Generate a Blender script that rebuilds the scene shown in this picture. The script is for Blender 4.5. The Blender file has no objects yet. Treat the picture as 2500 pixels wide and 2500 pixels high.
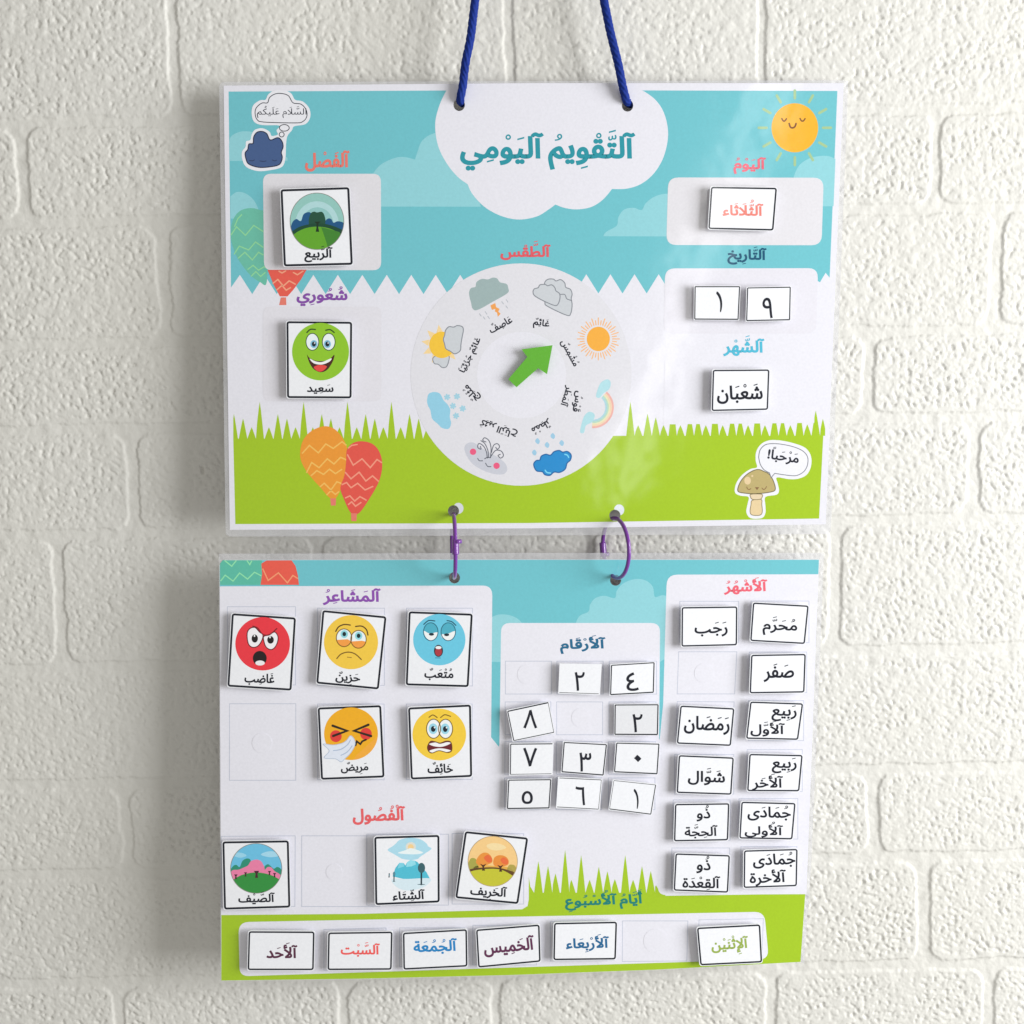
import bpy, math, random
import numpy as np
from mathutils import Vector, Matrix
from mathutils.geometry import tessellate_polygon, delaunay_2d_cdt
random.seed(7)
SC = bpy.context.scene
COL = SC.collection

# ---------------------------------------------------------------- camera, world, lamp, exposure
PX = 2500.0                       # the layout below is measured on a 2500 unit square
D = 0.60                          # camera distance in metres
PITCH = math.radians(8.0)
TANH = 0.25 / 0.60
CPOS = Vector((0, -D * math.cos(PITCH), D * math.sin(PITCH)))
CROT = Matrix.Rotation(math.radians(90) - PITCH, 3, 'X')
cd = bpy.data.cameras.new('camera'); cam = bpy.data.objects.new('camera', cd)
cam.location = CPOS; cam.rotation_euler = CROT.to_euler()
cd.sensor_width = 36; cd.lens = 18 / TANH; cd.clip_start = 0.01; cd.clip_end = 50
COL.objects.link(cam); SC.camera = cam

w = bpy.data.worlds.new('World'); SC.world = w; w.use_nodes = True
bg = w.node_tree.nodes['Background']
bg.inputs[0].default_value = (1.0, 0.98, 0.925, 1); bg.inputs[1].default_value = 0.37

def lamp(name, loc, target, power, sx, sy, col):
    l = bpy.data.lights.new(name, 'AREA'); l.shape = 'RECTANGLE'; l.size = sx; l.size_y = sy
    l.energy = power; l.color = col
    o = bpy.data.objects.new(name, l); COL.objects.link(o); o.location = loc
    o.rotation_euler = (Vector(target) - Vector(loc)).to_track_quat('-Z', 'Y').to_euler()
    return o
lamp('window_light', (1.24, -0.67, 0.13), (0, 0, -0.03), 26.5, 0.74, 0.80, (0.975, 0.988, 1.0))
lamp('window_slit', (0.50, -2.05, 0.42), (0.07, 0, 0.1), 0.85, 0.075, 1.0, (1.0, 1.0, 1.0)).rotation_euler = (Matrix.Rotation(math.radians(21), 3, 'Y') @ Matrix.Rotation(math.radians(90), 3, 'X')).to_euler()

vs = SC.view_settings
vs.view_transform = 'Standard'; vs.look = 'None'; vs.exposure = 0.12; vs.gamma = 1.0; vs.use_curve_mapping = False

# ---------------------------------------------------------------- materials
MATS = {}
GAIN = 0.93
def s2l(c):
    c /= 255.0
    return c / 12.92 if c <= 0.04045 else ((c + 0.055) / 1.055) ** 2.4
def mat(rgb, rough=0.32, grain=0.035, spec=0.5, name=None):
    key = (rgb, rough, grain, spec)
    if key in MATS: return MATS[key]
    m = bpy.data.materials.new(name or 'print_%d_%d_%d' % rgb); m.use_nodes = True
    nt = m.node_tree; b = nt.nodes['Principled BSDF']
    base = [min(0.9, s2l(v) / GAIN) for v in rgb]
    b.inputs['Roughness'].default_value = rough
    b.inputs['Specular IOR Level'].default_value = spec
    if rough < 0.5:
        b.inputs['Specular IOR Level'].default_value = 0.15
        b.inputs['Coat Weight'].default_value = 1.0; b.inputs['Coat Roughness'].default_value = 0.09
    tc = nt.nodes.new('ShaderNodeTexCoord'); nz = nt.nodes.new('ShaderNodeTexNoise')
    nz.inputs['Scale'].default_value = 900; nz.inputs['Detail'].default_value = 3
    nt.links.new(tc.outputs['Object'], nz.inputs['Vector'])
    mx = nt.nodes.new('ShaderNodeMix'); mx.data_type = 'RGBA'
    mx.inputs['A'].default_value = [v * (1 - grain * 2) for v in base] + [1]
    mx.inputs['B'].default_value = [min(0.95, v * (1 + grain * 2)) for v in base] + [1]
    nt.links.new(nz.outputs['Fac'], mx.inputs['Factor'])
    nt.links.new(mx.outputs['Result'], b.inputs['Base Color'])
    # the laminate over the print is faintly wavy
    n2 = nt.nodes.new('ShaderNodeTexNoise'); n2.inputs['Scale'].default_value = 38; n2.inputs['Detail'].default_value = 2
    nt.links.new(tc.outputs['Object'], n2.inputs['Vector'])
    bp = nt.nodes.new('ShaderNodeBump'); bp.inputs['Strength'].default_value = 0.2; bp.inputs['Distance'].default_value = 0.0015
    nt.links.new(n2.outputs['Fac'], bp.inputs['Height']); nt.links.new(bp.outputs['Normal'], b.inputs['Coat Normal' if rough < 0.5 else 'Normal'])
    MATS[key] = m
    return m

PAPER = mat((221, 220, 228), name='white_paper')
CARDW = mat((230, 231, 243), name='white_card')
INK = mat((18, 23, 36)); INK2 = mat((34, 37, 50)); NAVY = mat((28, 34, 52))
TEAL = mat((106, 185, 195)); CLOUD = mat((139, 200, 208)); GRASS = mat((157, 190, 30))
BLACK = mat((24, 22, 26)); WHITE = mat((232, 232, 236))

def film_mat():
    m = bpy.data.materials.new('clear_film'); m.use_nodes = True
    nt = m.node_tree; nt.nodes.clear()
    out = nt.nodes.new('ShaderNodeOutputMaterial'); mix = nt.nodes.new('ShaderNodeMixShader')
    tr = nt.nodes.new('ShaderNodeBsdfTransparent'); tr.inputs[0].default_value = (0.95, 0.95, 0.96, 1)
    p = nt.nodes.new('ShaderNodeBsdfPrincipled'); p.inputs['Base Color'].default_value = (0.82, 0.82, 0.84, 1)
    p.inputs['Roughness'].default_value = 0.2
    tc = nt.nodes.new('ShaderNodeTexCoord'); nz = nt.nodes.new('ShaderNodeTexNoise'); nz.inputs['Scale'].default_value = 60
    nt.links.new(tc.outputs['Object'], nz.inputs['Vector'])
    mr = nt.nodes.new('ShaderNodeMapRange'); mr.inputs['To Min'].default_value = 0.12; mr.inputs['To Max'].default_value = 0.34
    nt.links.new(nz.outputs['Fac'], mr.inputs['Value']); nt.links.new(mr.outputs['Result'], mix.inputs[0])
    nt.links.new(tr.outputs[0], mix.inputs[1]); nt.links.new(p.outputs[0], mix.inputs[2])
    nt.links.new(mix.outputs[0], out.inputs[0])
    return m
FILM = film_mat()

# ---------------------------------------------------------------- Arabic lettering (presentation forms laid out by hand)
FORMS = {'ا': 'ﺍﺎ', 'آ': 'ﺁﺂ', 'أ': 'ﺃﺄ', 'إ': 'ﺇﺈ', 'ء': 'ﺀ', 'ئ': 'ﺉﺊﺋﺌ', 'ب': 'ﺏﺐﺑﺒ', 'ة': 'ﺓﺔ', 'ت': 'ﺕﺖﺗﺘ', 'ث': 'ﺙﺚﺛﺜ',
         'ج': 'ﺝﺞﺟﺠ', 'ح': 'ﺡﺢﺣﺤ', 'خ': 'ﺥﺦﺧﺨ', 'د': 'ﺩﺪ', 'ذ': 'ﺫﺬ', 'ر': 'ﺭﺮ', 'ز': 'ﺯﺰ', 'س': 'ﺱﺲﺳﺴ', 'ش': 'ﺵﺶﺷﺸ',
         'ص': 'ﺹﺺﺻﺼ', 'ض': 'ﺽﺾﺿﻀ', 'ط': 'ﻁﻂﻃﻄ', 'ع': 'ﻉﻊﻋﻌ', 'غ': 'ﻍﻎﻏﻐ', 'ف': 'ﻑﻒﻓﻔ', 'ق': 'ﻕﻖﻗﻘ', 'ك': 'ﻙﻚﻛﻜ', 'ل': 'ﻝﻞﻟﻠ',
         'م': 'ﻡﻢﻣﻤ', 'ن': 'ﻥﻦﻧﻨ', 'ه': 'ﻩﻪﻫﻬ', 'و': 'ﻭﻮ', 'ى': 'ﻯﻰ', 'ي': 'ﻱﻲﻳﻴ', 'LA': 'ﻻﻼ', 'LH': 'ﻷﻸ', 'LI': 'ﻹﻺ', 'LM': 'ﻵﻶ'}
MARKS = '\u064b\u064c\u064d\u064e\u064f\u0650\u0651\u0652'
BELOW = '\u064d\u0650'
GC = {}
def glyph(ch, off):
    k = (ch, off)
    if k in GC: return GC[k]
    def mesh(s, o_):
        c = bpy.data.curves.new('t', 'FONT'); c.body = s; c.size = 1; c.resolution_u = 3; c.offset = o_
        o = bpy.data.objects.new('t', c); COL.objects.link(o)
        dg = bpy.context.evaluated_depsgraph_get(); dg.update()
        cu = o.evaluated_get(dg).to_curve(dg)
        cont = []
        for sp in cu.splines:
            B = sp.bezier_points; pl = []
            for i in range(len(B)):
                a, b = B[i], B[(i + 1) % len(B)]
                straight = (a.handle_right - a.co).cross(b.co - a.co).length < 1e-6 and (b.handle_left - b.co).cross(b.co - a.co).length < 1e-6
                for t in ([0] if straight else [k / 5 for k in range(5)]):
                    p = a.co * (1 - t) ** 3 + a.handle_right * 3 * t * (1 - t) ** 2 + b.handle_left * 3 * t * t * (1 - t) + b.co * t ** 3
                    pl.append((p.x, p.y))
            if len(pl) > 2: cont.append(pl)
        bpy.data.objects.remove(o); bpy.data.curves.remove(c)
        return cont
    cont = mesh(ch, 0)
    c2 = mesh(ch + '|', 0)
    v2 = [p for l in c2 for p in l]
    pv = []; pe = []
    for l in cont:
        b0 = len(pv); pv += [Vector(p) for p in l]; pe += [(b0 + i, b0 + (i + 1) % len(l)) for i in range(len(l))]
    ov, _, of, _, _, _ = delaunay_2d_cdt(pv, pe, [], 0, 1e-5)
    def wind(x, y):
        n_ = 0
        for l in cont:
            for i in range(len(l)):
                (xa, ya), (xb, yb) = l[i - 1], l[i]
                if (ya <= y) != (yb <= y):
                    if xa + (y - ya) / (yb - ya) * (xb - xa) > x: n_ += 1 if yb > ya else -1
        return n_
    f = [tuple(t) for t in of if wind(sum(ov[i].x for i in t) / len(t), sum(ov[i].y for i in t) / len(t)) != 0]
    v = [(p.x, p.y) for p in ov]
    ec = {}
    for p in f:
        for i in range(len(p)):
            a, b = p[i - 1], p[i]
            ec[(min(a, b), max(a, b))] = ec.get((min(a, b), max(a, b)), 0) + 1
    adj = {}
    for (a, b), n_ in ec.items():
        if n_ == 1: adj.setdefault(a, []).append(b); adj.setdefault(b, []).append(a)
    loops = []; seen = set()
    for st in adj:
        if st in seen: continue
        lp = [st]; seen.add(st); cur = st
        while True:
            nx = [q for q in adj[cur] if q not in seen]
            if not nx: break
            cur = nx[0]; seen.add(cur); lp.append(cur)
        if len(lp) > 2: loops.append([v[i] for i in lp])
    adv = max(p[0] for p in v2) - 0.168
    xs = [p[0] for p in v]; ys = [p[1] for p in v]
    GC[k] = (v, f, adv, min(xs), max(xs), min(ys), max(ys), loops)
    return GC[k]
def shape(word):
    cl = []
    for ch in word:
        if ch in MARKS: cl[-1][1].append(ch)
        elif ch in 'اأإآ' and cl and cl[-1][0] == 'ل' and not (len(cl) > 1 and False):
            cl[-1][0] = {'ا': 'LA', 'أ': 'LH', 'إ': 'LI', 'آ': 'LM'}[ch]
        else: cl.append([ch, []])
    out = []
    for i, (c, mk) in enumerate(cl):
        if c not in FORMS: out.append((c, mk)); continue
        prev = i > 0 and len(FORMS.get(cl[i - 1][0], '')) == 4
        nxt = i + 1 < len(cl) and cl[i + 1][0] in FORMS and len(FORMS[c]) == 4 and cl[i + 1][0] != 'ء'
        F = FORMS[c]
        idx = 0
        if prev and nxt: idx = 3
        elif prev: idx = 1
        elif nxt: idx = 2
        out.append((F[min(idx, len(F) - 1)], mk))
    return out
LC = {}
def layout(text, off):
    k = (text, off)
    if k in LC: return LC[k]
    items = []; x = 0.0
    seq = []
    for wd in text.split(' '):
        if seq: seq.append((' ', []))
        seq += shape(wd)
    n = 0
    for ch, mk in reversed(seq):
        if ch == ' ': x += 0.24; continue
        v, f, adv, x0, x1, y0, y1, lo = glyph(ch, 0)
        items.append(([(p[0] + x, p[1]) for p in v], f, n % 2, [[(p[0] + x, p[1]) for p in l] for l in lo])); n += 1
        top = y1; bot = y0; cx = x + (x0 + x1) / 2
        for m in sorted(mk, key=lambda q: q != '\u0651'):
            mv, mf, _, mx0, mx1, my0, my1, ml = glyph(m, 0)
            if m in BELOW:
                dy = min(0, bot - 0.05 - my1); bot = my0 + dy
            else:
                dy = max(0 if top < 0.55 else -1, top + 0.055 - my0); top = my1 + dy
            dx = cx - (mx0 + mx1) / 2
            items.append(([(p[0] + dx, p[1] + dy) for p in mv], mf, n % 2, [])); n += 1
        x += adv
    P = [p for it in items for p in it[0]]
    bb = (min(p[0] for p in P) - off, max(p[0] for p in P) + off, min(p[1] for p in P) - off, max(p[1] for p in P) + off)
    LC[k] = (items, bb)
    return LC[k]

# ---------------------------------------------------------------- geometry helpers
LU = 0.000004                      # one print layer
def ray(sx, sy):
    return CROT @ Vector(((sx / PX - 0.5) * 2 * TANH, (0.5 - sy / PX) * 2 * TANH, -1.0))
def at(sx, sy, h):                # the point h metres in front of the wall plane
    d = ray(sx, sy); t = (-h - CPOS.y) / d.y
    return CPOS + d * t
class Surf:
    def __init__(s, a, b, c):     # three world points
        s.o = a; n = (b - a).cross(c - a).normalized()
        if n.y > 0: n = -n
        s.n = n
    def __call__(s, sx, sy, off=0.0):
        d = ray(sx, sy)
        t = ((s.o + s.n * off) - CPOS).dot(s.n) / d.dot(s.n)
        return CPOS + d * t
def V(x0, y0, w, W=1932):
    k = w / W
    return lambda *p: [(x0 + x * k, y0 + y * k) for x, y in p] if len(p) != 1 else [(x0 + p[0][0] * k, y0 + p[0][1] * k)]
def smooth(pts, n=6, closed=True):
    out = []; N = len(pts)
    rng = range(N) if closed else range(N - 1)
    for i in rng:
        g = (lambda j: pts[j % N]) if closed else (lambda j: pts[max(0, min(N - 1, j))])
        p0, p1, p2, p3 = g(i - 1), g(i), g(i + 1), g(i + 2)
        for k in range(n):
            t = k / n
            out.append(tuple(0.5 * (2 * p1[a] + (p2[a] - p0[a]) * t + (2 * p0[a] - 5 * p1[a] + 4 * p2[a] - p3[a]) * t * t
                                    + (3 * p1[a] - p0[a] - 3 * p2[a] + p3[a]) * t ** 3) for a in (0, 1)))
    if not closed: out.append(pts[-1])
    return out
def ell(cx, cy, rx, ry=None, n=40, a0=0, a1=360):
    ry = rx if ry is None else ry
    full = a1 - a0 >= 360
    m = n if full else n + 1
    return [(cx + rx * math.cos(math.radians(a0 + (a1 - a0) * i / n)), cy + ry * math.sin(math.radians(a0 + (a1 - a0) * i / n))) for i in range(m)]
def rquad(q, r, n=5):
    """quad with rounded corners; r in the quad's own units"""
    out = []
    for i in range(4):
        p = Vector(q[i]); a = (Vector(q[i - 1]) - p).normalized(); b = (Vector(q[(i + 1) % 4]) - p).normalized()
        rr = r[i] if isinstance(r, (list, tuple)) else r
        if rr <= 0: out.append(tuple(p)); continue
        for k in range(n + 1):
            t = k / n
            A = p + a * rr; B = p + b * rr
            out.append(tuple(A * (1 - t) ** 2 + p * 2 * t * (1 - t) + B * t * t))
    return out
def box(x0, y0, x1, y1): return [(x0, y0), (x1, y0), (x1, y1), (x0, y1)]
def grow(q, d):
    c = Vector((sum(p[0] for p in q) / len(q), sum(p[1] for p in q) / len(q)))
    return [tuple(Vector(p) + Vector((d if p[0] > c.x else -d, d if p[1] > c.y else -d))) for p in q]
def clip(sub, conv):
    """clip polygon by convex polygon"""
    area = sum(conv[i - 1][0] * conv[i][1] - conv[i][0] * conv[i - 1][1] for i in range(len(conv)))
    if area < 0: conv = conv[::-1]
    out = list(sub)
    for i in range(len(conv)):
        a, b = conv[i - 1], conv[i]
        ins = lambda p: (b[0] - a[0]) * (p[1] - a[1]) - (b[1] - a[1]) * (p[0] - a[0]) >= -1e-9
        inp, out = out, []
        for j in range(len(inp)):
            p, q = inp[j - 1], inp[j]
            ip, iq = ins(p), ins(q)
            if ip != iq:
                d1 = (b[0] - a[0]) * (p[1] - a[1]) - (b[1] - a[1]) * (p[0] - a[0])
                d2 = (b[0] - a[0]) * (q[1] - a[1]) - (b[1] - a[1]) * (q[0] - a[0])
                t = d1 / (d1 - d2)
                out.append((p[0] + (q[0] - p[0]) * t, p[1] + (q[1] - p[1]) * t))
            if iq: out.append(q)
        if not out: return []
    return out
def zig(x0, y0, x1, y1, n, amp):
    pts = []
    d = Vector((x1 - x0, y1 - y0)); nrm = Vector((-d.y, d.x)).normalized()
    for i in range(n + 1):
        p = Vector((x0, y0)) + d * (i / n) + nrm * (amp if i % 2 else -amp)
        pts.append(tuple(p))
    return pts

class MB:
    """collects shapes and links them as ONE mesh object"""
    def __init__(s): s.v = []; s.f = []; s.mi = []; s.mats = []
    def _m(s, m):
        if m not in s.mats: s.mats.append(m)
        return s.mats.index(m)
    def tris(s, vs_, fs, m):
        b = len(s.v); s.v += [tuple(p) for p in vs_]; k = s._m(m)
        for f in fs: s.f.append(tuple(b + i for i in f)); s.mi.append(k)
    def fill(s, S, outer, layer, m, holes=(), off=0.0):
        loops = [outer] + list(holes)
        tri = tessellate_polygon([[Vector((x, y, 0)) for x, y in l] for l in loops])
        flat = [p for l in loops for p in l]
        s.tris([S(x, y, off + layer * LU) for x, y in flat], tri, m); return s
    def slab(s, S, outer, m, top=0.0, thick=0.0006, holes=(), side=None):
        loops = [outer] + list(holes)
        tri = tessellate_polygon([[Vector((x, y, 0)) for x, y in l] for l in loops])
        flat = [p for l in loops for p in l]
        tp = [S(x, y, top) for x, y in flat]; bt = [p - S.n * thick for p in tp]
        s.tris(tp, tri, m); s.tris(bt, [t[::-1] for t in tri], m)
        i0 = 0
        for l in loops:
            n = len(l)
            vs_ = tp[i0:i0 + n] + bt[i0:i0 + n]
            s.tris(vs_, [(i, (i + 1) % n, n + (i + 1) % n, n + i) for i in range(n)], side or m); i0 += n
        return s
    def stroke(s, S, pts, width, layer, m, closed=False, cap=True, off=0.0):
        P = [Vector(p) for p in pts]; N = len(P); L = []; R = []; h = width / 2
        for i in range(N):
            if closed: a, b = P[i - 1], P[(i + 1) % N]
            else: a, b = P[max(0, i - 1)], P[min(N - 1, i + 1)]
            d1 = (P[i] - a); d2 = (b - P[i])
            if d1.length < 1e-9: d1 = d2
            if d2.length < 1e-9: d2 = d1
            d1 = d1.normalized(); d2 = d2.normalized(); t = (d1 + d2)
            t = t.normalized() if t.length > 1e-6 else d1
            nn = Vector((-t.y, t.x)); c = max(0.45, nn.dot(Vector((-d1.y, d1.x))))
            L.append(P[i] + nn * h / c); R.append(P[i] - nn * h / c)
        pts2 = L + R
        fs = [(i, i + 1, N + i + 1, N + i) for i in range(N - 1)]
        if closed: fs.append((N - 1, 0, N, 2 * N - 1))
        s.tris([S(p.x, p.y, off + layer * LU) for p in pts2], fs, m)
        if cap and not closed and N > 1:
            for p, q, e in ((P[0], P[1], 0), (P[-1], P[-2], 1)):
                a = math.atan2(p.y - q.y, p.x - q.x)
                c = [p + Vector((math.cos(a + u), math.sin(a + u))) * h for u in [(-0.5 + k / 6) * math.pi for k in range(7)]]
                s.tris([S(k.x, k.y, off + layer * LU) for k in c], [tuple(range(7))], m)
        return s
    def text(s, S, text, rect, layer, m, bold=0.0, ang=0.0):
        """fit the laid-out lettering into rect (x0,y0,x1,y1), then turn it by ang degrees clockwise"""
        items, bb = layout(text, bold)
        x0, y0, x1, y1 = rect; cx, cy = (x0 + x1) / 2, (y0 + y1) / 2
        sx = (x1 - x0) / (bb[1] - bb[0]); sy = (y1 - y0) / (bb[3] - bb[2])
        mx, my = (bb[0] + bb[1]) / 2, (bb[2] + bb[3]) / 2
        ca, sa = math.cos(math.radians(ang)), math.sin(math.radians(ang))
        def to(x, y):
            u = (x - mx) * sx; t = -(y - my) * sy
            return (cx + u * ca - t * sa, cy + u * sa + t * ca)
        for vv, ff, k, lo in items:
            s.tris([S(*to(x, y), (layer + 0.5 * k) * LU) for x, y in vv], ff, m)
            if bold > 0:
                for i, l in enumerate(lo):
                    s.stroke(S, [to(*p) for p in l], bold * (abs(sx) + abs(sy)), layer - 0.45 + 0.5 * k + 0.12 * (i % 3), m, True)
        return s
    def build(s, name, parent=None, smooth_=False, kind=None):
        me = bpy.data.meshes.new(name)
        o = bpy.data.objects.new(name, me); COL.objects.link(o)
        base = Vector((0, 0, 0))
        if parent is not None:
            o.parent = parent
            r = parent
            while r is not None: base += Vector(r.location); r = r.parent
        else:
            c = [sum(p[a] for p in s.v) / len(s.v) for a in range(3)]; base = Vector(c); o.location = base
        me.from_pydata([(p[0] - base.x, p[1] - base.y, p[2] - base.z) for p in s.v], [], s.f)
        for m in s.mats: me.materials.append(m)
        me.polygons.foreach_set('material_index', s.mi)
        if smooth_: me.polygons.foreach_set('use_smooth', [True] * len(s.f))
        me.update()
        return o
def tag(o, label, cat, group=None, kind=None):
    if label: o['label'] = label
    if cat: o['category'] = cat
    if group: o['group'] = group
    if kind: o['kind'] = kind
    return o
def thing(name, loc, label, cat, group=None):
    o = bpy.data.objects.new(name, None); COL.objects.link(o); o.location = loc; o.empty_display_size = 0.01
    return tag(o, label, cat, group)
def tube(mb, path, rad, m, seg=12, closed=False, ridges=0, pitch=0.0):
    P = [Vector(p) for p in path]; N = len(P); vv = []; run = 0.0
    up = Vector((0.3, 1, 0.1)).normalized()
    for i in range(N):
        a = P[i - 1] if (closed or i > 0) else P[i]; b = P[(i + 1) % N] if (closed or i < N - 1) else P[i]
        t = (b - a).normalized(); u = (up - t * up.dot(t)).normalized(); q = t.cross(u)
        if i: run += (P[i] - P[i - 1]).length
        for k in range(seg):
            ang = 2 * math.pi * k / seg; r = rad
            if ridges: r *= 0.82 + 0.22 * abs(math.sin(ang * ridges / 2 + run * pitch)) + 0.05 * abs(math.sin(ang * ridges / 2 - run * pitch))
            vv.append(P[i] + (u * math.cos(ang) + q * math.sin(ang)) * r)
    ff = []
    for i in range(N if closed else N - 1):
        j = (i + 1) % N
        for k in range(seg): ff.append((i * seg + k, i * seg + (k + 1) % seg, j * seg + (k + 1) % seg, j * seg + k))
    if not closed: ff += [tuple(range(seg))[::-1], tuple((N - 1) * seg + k for k in range(seg))]
    mb.tris(vv, ff, m)

# all lettering is prepared before heavy meshes exist
HEAD = 0.036; MID = 0.032
# ---------------------------------------------------------------- wall
def build_wall():
    rng = np.random.default_rng(11)
    sp = 0.00055; core = 0.285
    cx = np.arange(-core, core + sp / 2, sp)
    ext = []; p = core; d = sp
    while p < 0.62: d = min(d * 1.02, 0.004); p += d; ext.append(p)
    ext = np.array(ext); ax = np.concatenate([-ext[::-1], cx, ext]); n = len(ax)
    X, Z = np.meshgrid(ax, ax)
    # where each wall point lies on the measured layout
    R = np.array(CROT); c = np.array(CPOS)
    dx, dy, dz = X - c[0], -c[1] + 0 * X, Z - c[2]
    q = [R[0][k] * dx + R[1][k] * dy + R[2][k] * dz for k in range(3)]
    sx = (q[0] / -q[2] / (2 * TANH) + 0.5) * PX; sy = (0.5 - q[1] / -q[2] / (2 * TANH)) * PX
    # periodic band noise
    NT = 1800
    fx = np.fft.fftfreq(NT, sp * 1000)[None, :]; fy = np.fft.fftfreq(NT, sp * 1000)[:, None]
    def band(lam, width, ratio=1.0, ang=0.0):
        a = math.radians(ang); u = fx * math.cos(a) + fy * math.sin(a); v_ = -fx * math.sin(a) + fy * math.cos(a)
        f = np.sqrt((u * ratio) ** 2 + v_ ** 2)
        flt = np.exp(-((np.log(np.maximum(f, 1e-6) * lam)) ** 2) / (2 * width ** 2))
        h = np.fft.ifft2(np.fft.fft2(rng.standard_normal((NT, NT))) * flt).real
        return h / h.std()
    ix = np.round(X / sp).astype(int) % NT; iz = np.round(Z / sp).astype(int) % NT
    g = lambda a: a[iz, ix]
    ss = lambda e0, e1, t: (lambda u: u * u * (3 - 2 * u))(np.clip((t - e0) / (e1 - e0), 0, 1))
    a1 = g(band(3.9, 0.40, 1.35, -35)); a2 = g(band(2.4, 0.35, 1.15, 20)); a3 = g(band(13, 0.5)); mask = g(band(45, 0.5)); edge = g(band(30, 0.6)); e2 = g(band(4, 0.5))
    # brick courses: lower edges at x=200 and x=2300 on the layout
    bl = [284, 528, 825, 1036, 1293, 1618, 1903, 2122, 2387]; br = [253, 497, 794, 1007, 1254, 1573, 1863, 2079, 2343]
    J = {0: [(401, 418, 427, 443), (1228, 1232, 1252, 1253), (1851, 1850, 1870, 1868), (2600, 2598, 2625, 2622)],
         1: [(31, 47, 64, 74), (620, 625, 645, 650), (1240, 1242, 1265, 1266), (1760, 1758, 1785, 1782), (2279, 2271, 2299, 2297)],
         2: [(373, 393, 412, 420), (900, 905, 925, 930), (1500, 1500, 1526, 1525), (2427, 2411, 2453, 2444)],
         3: [(-60, -50, -30, -22), (640, 645, 665, 670), (1360, 1360, 1385, 1384), (2112, 2102, 2139, 2130), (2640, 2630, 2668, 2660)],
         4: [(303, 315, 332, 343), (850, 855, 875, 880), (1600, 1598, 1625, 1622), (2370, 2360, 2396, 2391)],
         5: [(122, 139, 149, 166), (760, 765, 785, 790), (1428, 1428, 1450, 1450), (2028, 2022, 2058, 2051), (2660, 2650, 2690, 2680)],
         6: [(-150, -140, -120, -110), (560, 565, 586, 590), (1180, 1182, 1206, 1208), (1800, 1798, 1828, 1826), (2720, 2710, 2745, 2735)],
         7: [(289, 301, 318, 324), (800, 803, 826, 828), (1450, 1450, 1476, 1476), (2115, 2123, 2144, 2151), (2700, 2700, 2728, 2728)],
         8: [(-40, -32, -14, -8), (610, 614, 637, 640), (1300, 1300, 1326, 1326), (2236, 2243, 2270, 2272)],
         9: [(274, 284, 301, 309), (826, 830, 851, 855), (1200, 1201, 1219, 1222), (1870, 1868, 1896, 1894), (2401, 2398, 2430, 2426)]}
    gp = 27
    rows = []
    tl, tr = -28, -59
    for r in range(9): rows.append((tl, tr, bl[r], br[r], J[r])); tl, tr = bl[r] + gp, br[r] + gp - 1
    rows.append((tl, tr, tl + 255, tr + 255, J[9])); yl, yr = tl + 255, tr + 255
    pr = random.Random(3)
    def rj():
        x = -2600 + pr.random() * 500; o = []
        while x < 5200: o.append((x, x, x + 25, x + 25)); x += 480 + pr.random() * 260
        return o
    while yl < 4600: h = pr.choice([215, 255, 290]); rows.append((yl + gp, yr + gp, yl + gp + h, yr + gp + h, rj())); yl += gp + h; yr += gp + h
    yl, yr = -28, -59
    while yl > -2200: h = pr.choice([215, 255, 290]); rows.append((yl - gp - h, yr - gp - h, yl - gp, yr - gp, rj())); yl -= gp + h; yr -= gp + h
    far = rj()
    sd = np.full(X.shape, 1e9); amp = np.ones(X.shape); RAD = 34.0
    wx = sx + edge * 1.7 + e2 * 0.9; wy = sy + edge[::-1] * 1.7 + e2[:, ::-1] * 0.9
    for (tl_, tr_, bl_, br_, js) in rows:
        t = (wx - 200) / 2100; top = tl_ + (tr_ - tl_) * t; bot = bl_ + (br_ - bl_) * t
        dyb = np.maximum(top - wy, wy - bot); k = np.clip((wy - top) / (bot - top), 0, 1)
        js = list(js)
        while js[-1][0] < 4900: v_ = js[-1][2] + 560; js.append((v_, v_, v_ + 25, v_ + 25))
        while js[0][0] > -2400: v_ = js[0][0] - 580; js.insert(0, (v_, v_, v_ + 25, v_ + 25))
        b = np.full(X.shape, -1e9)
        prev = None
        best = np.full(X.shape, 1e9); ba = np.ones(X.shape)
        for i in range(len(js) - 1):
            xl = js[i][2] + (js[i][3] - js[i][2]) * k; xr = js[i + 1][0] + (js[i + 1][1] - js[i + 1][0]) * k
            e_ = np.maximum(xl - wx, wx - xr); ba = np.where(e_ < best, 0.7 + 0.6 * pr.random(), ba); best = np.minimum(best, e_)
        qx = best + RAD; qy = dyb + RAD
        s_ = np.minimum(np.maximum(qx, qy), 0) + np.hypot(np.maximum(qx, 0), np.maximum(qy, 0)) - RAD
        amp = np.where(s_ < sd, ba, amp); sd = np.minimum(sd, s_)
    inside = 1 - ss(-4.2, 3.2, sd)                  # 1 on the brick face, 0 in the joint
    tex = ss(-6, -16, sd) if False else np.clip((-sd - 1) / 14, 0, 1)
    mk = 0.55 + 0.45 * ss(-1.2, 1.0, mask)
    pits = ss(0.45, 1.6, a1) * 0.85 + ss(0.7, 1.8, a2) * 0.5
    bumps = ss(0.2, 1.8, -a1) * 0.35
    h = -0.00070 * (1 - inside) + tex * mk * amp * (-pits * 0.00056 + bumps * 0.00016 + a2 * 0.00008) + a3 * 0.00007 + (1 - tex) * a1 * 0.00003
    h = h - 0.0004 - 0.0016 * np.exp(-((sx - 494 - (sy - 1149) * 0.15) / 3.6) ** 4 - ((sy - 1149) / 9.0) ** 4)
    co = np.empty((n * n, 3), np.float32); co[:, 0] = X.ravel(); co[:, 1] = -h.ravel(); co[:, 2] = Z.ravel()
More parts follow.
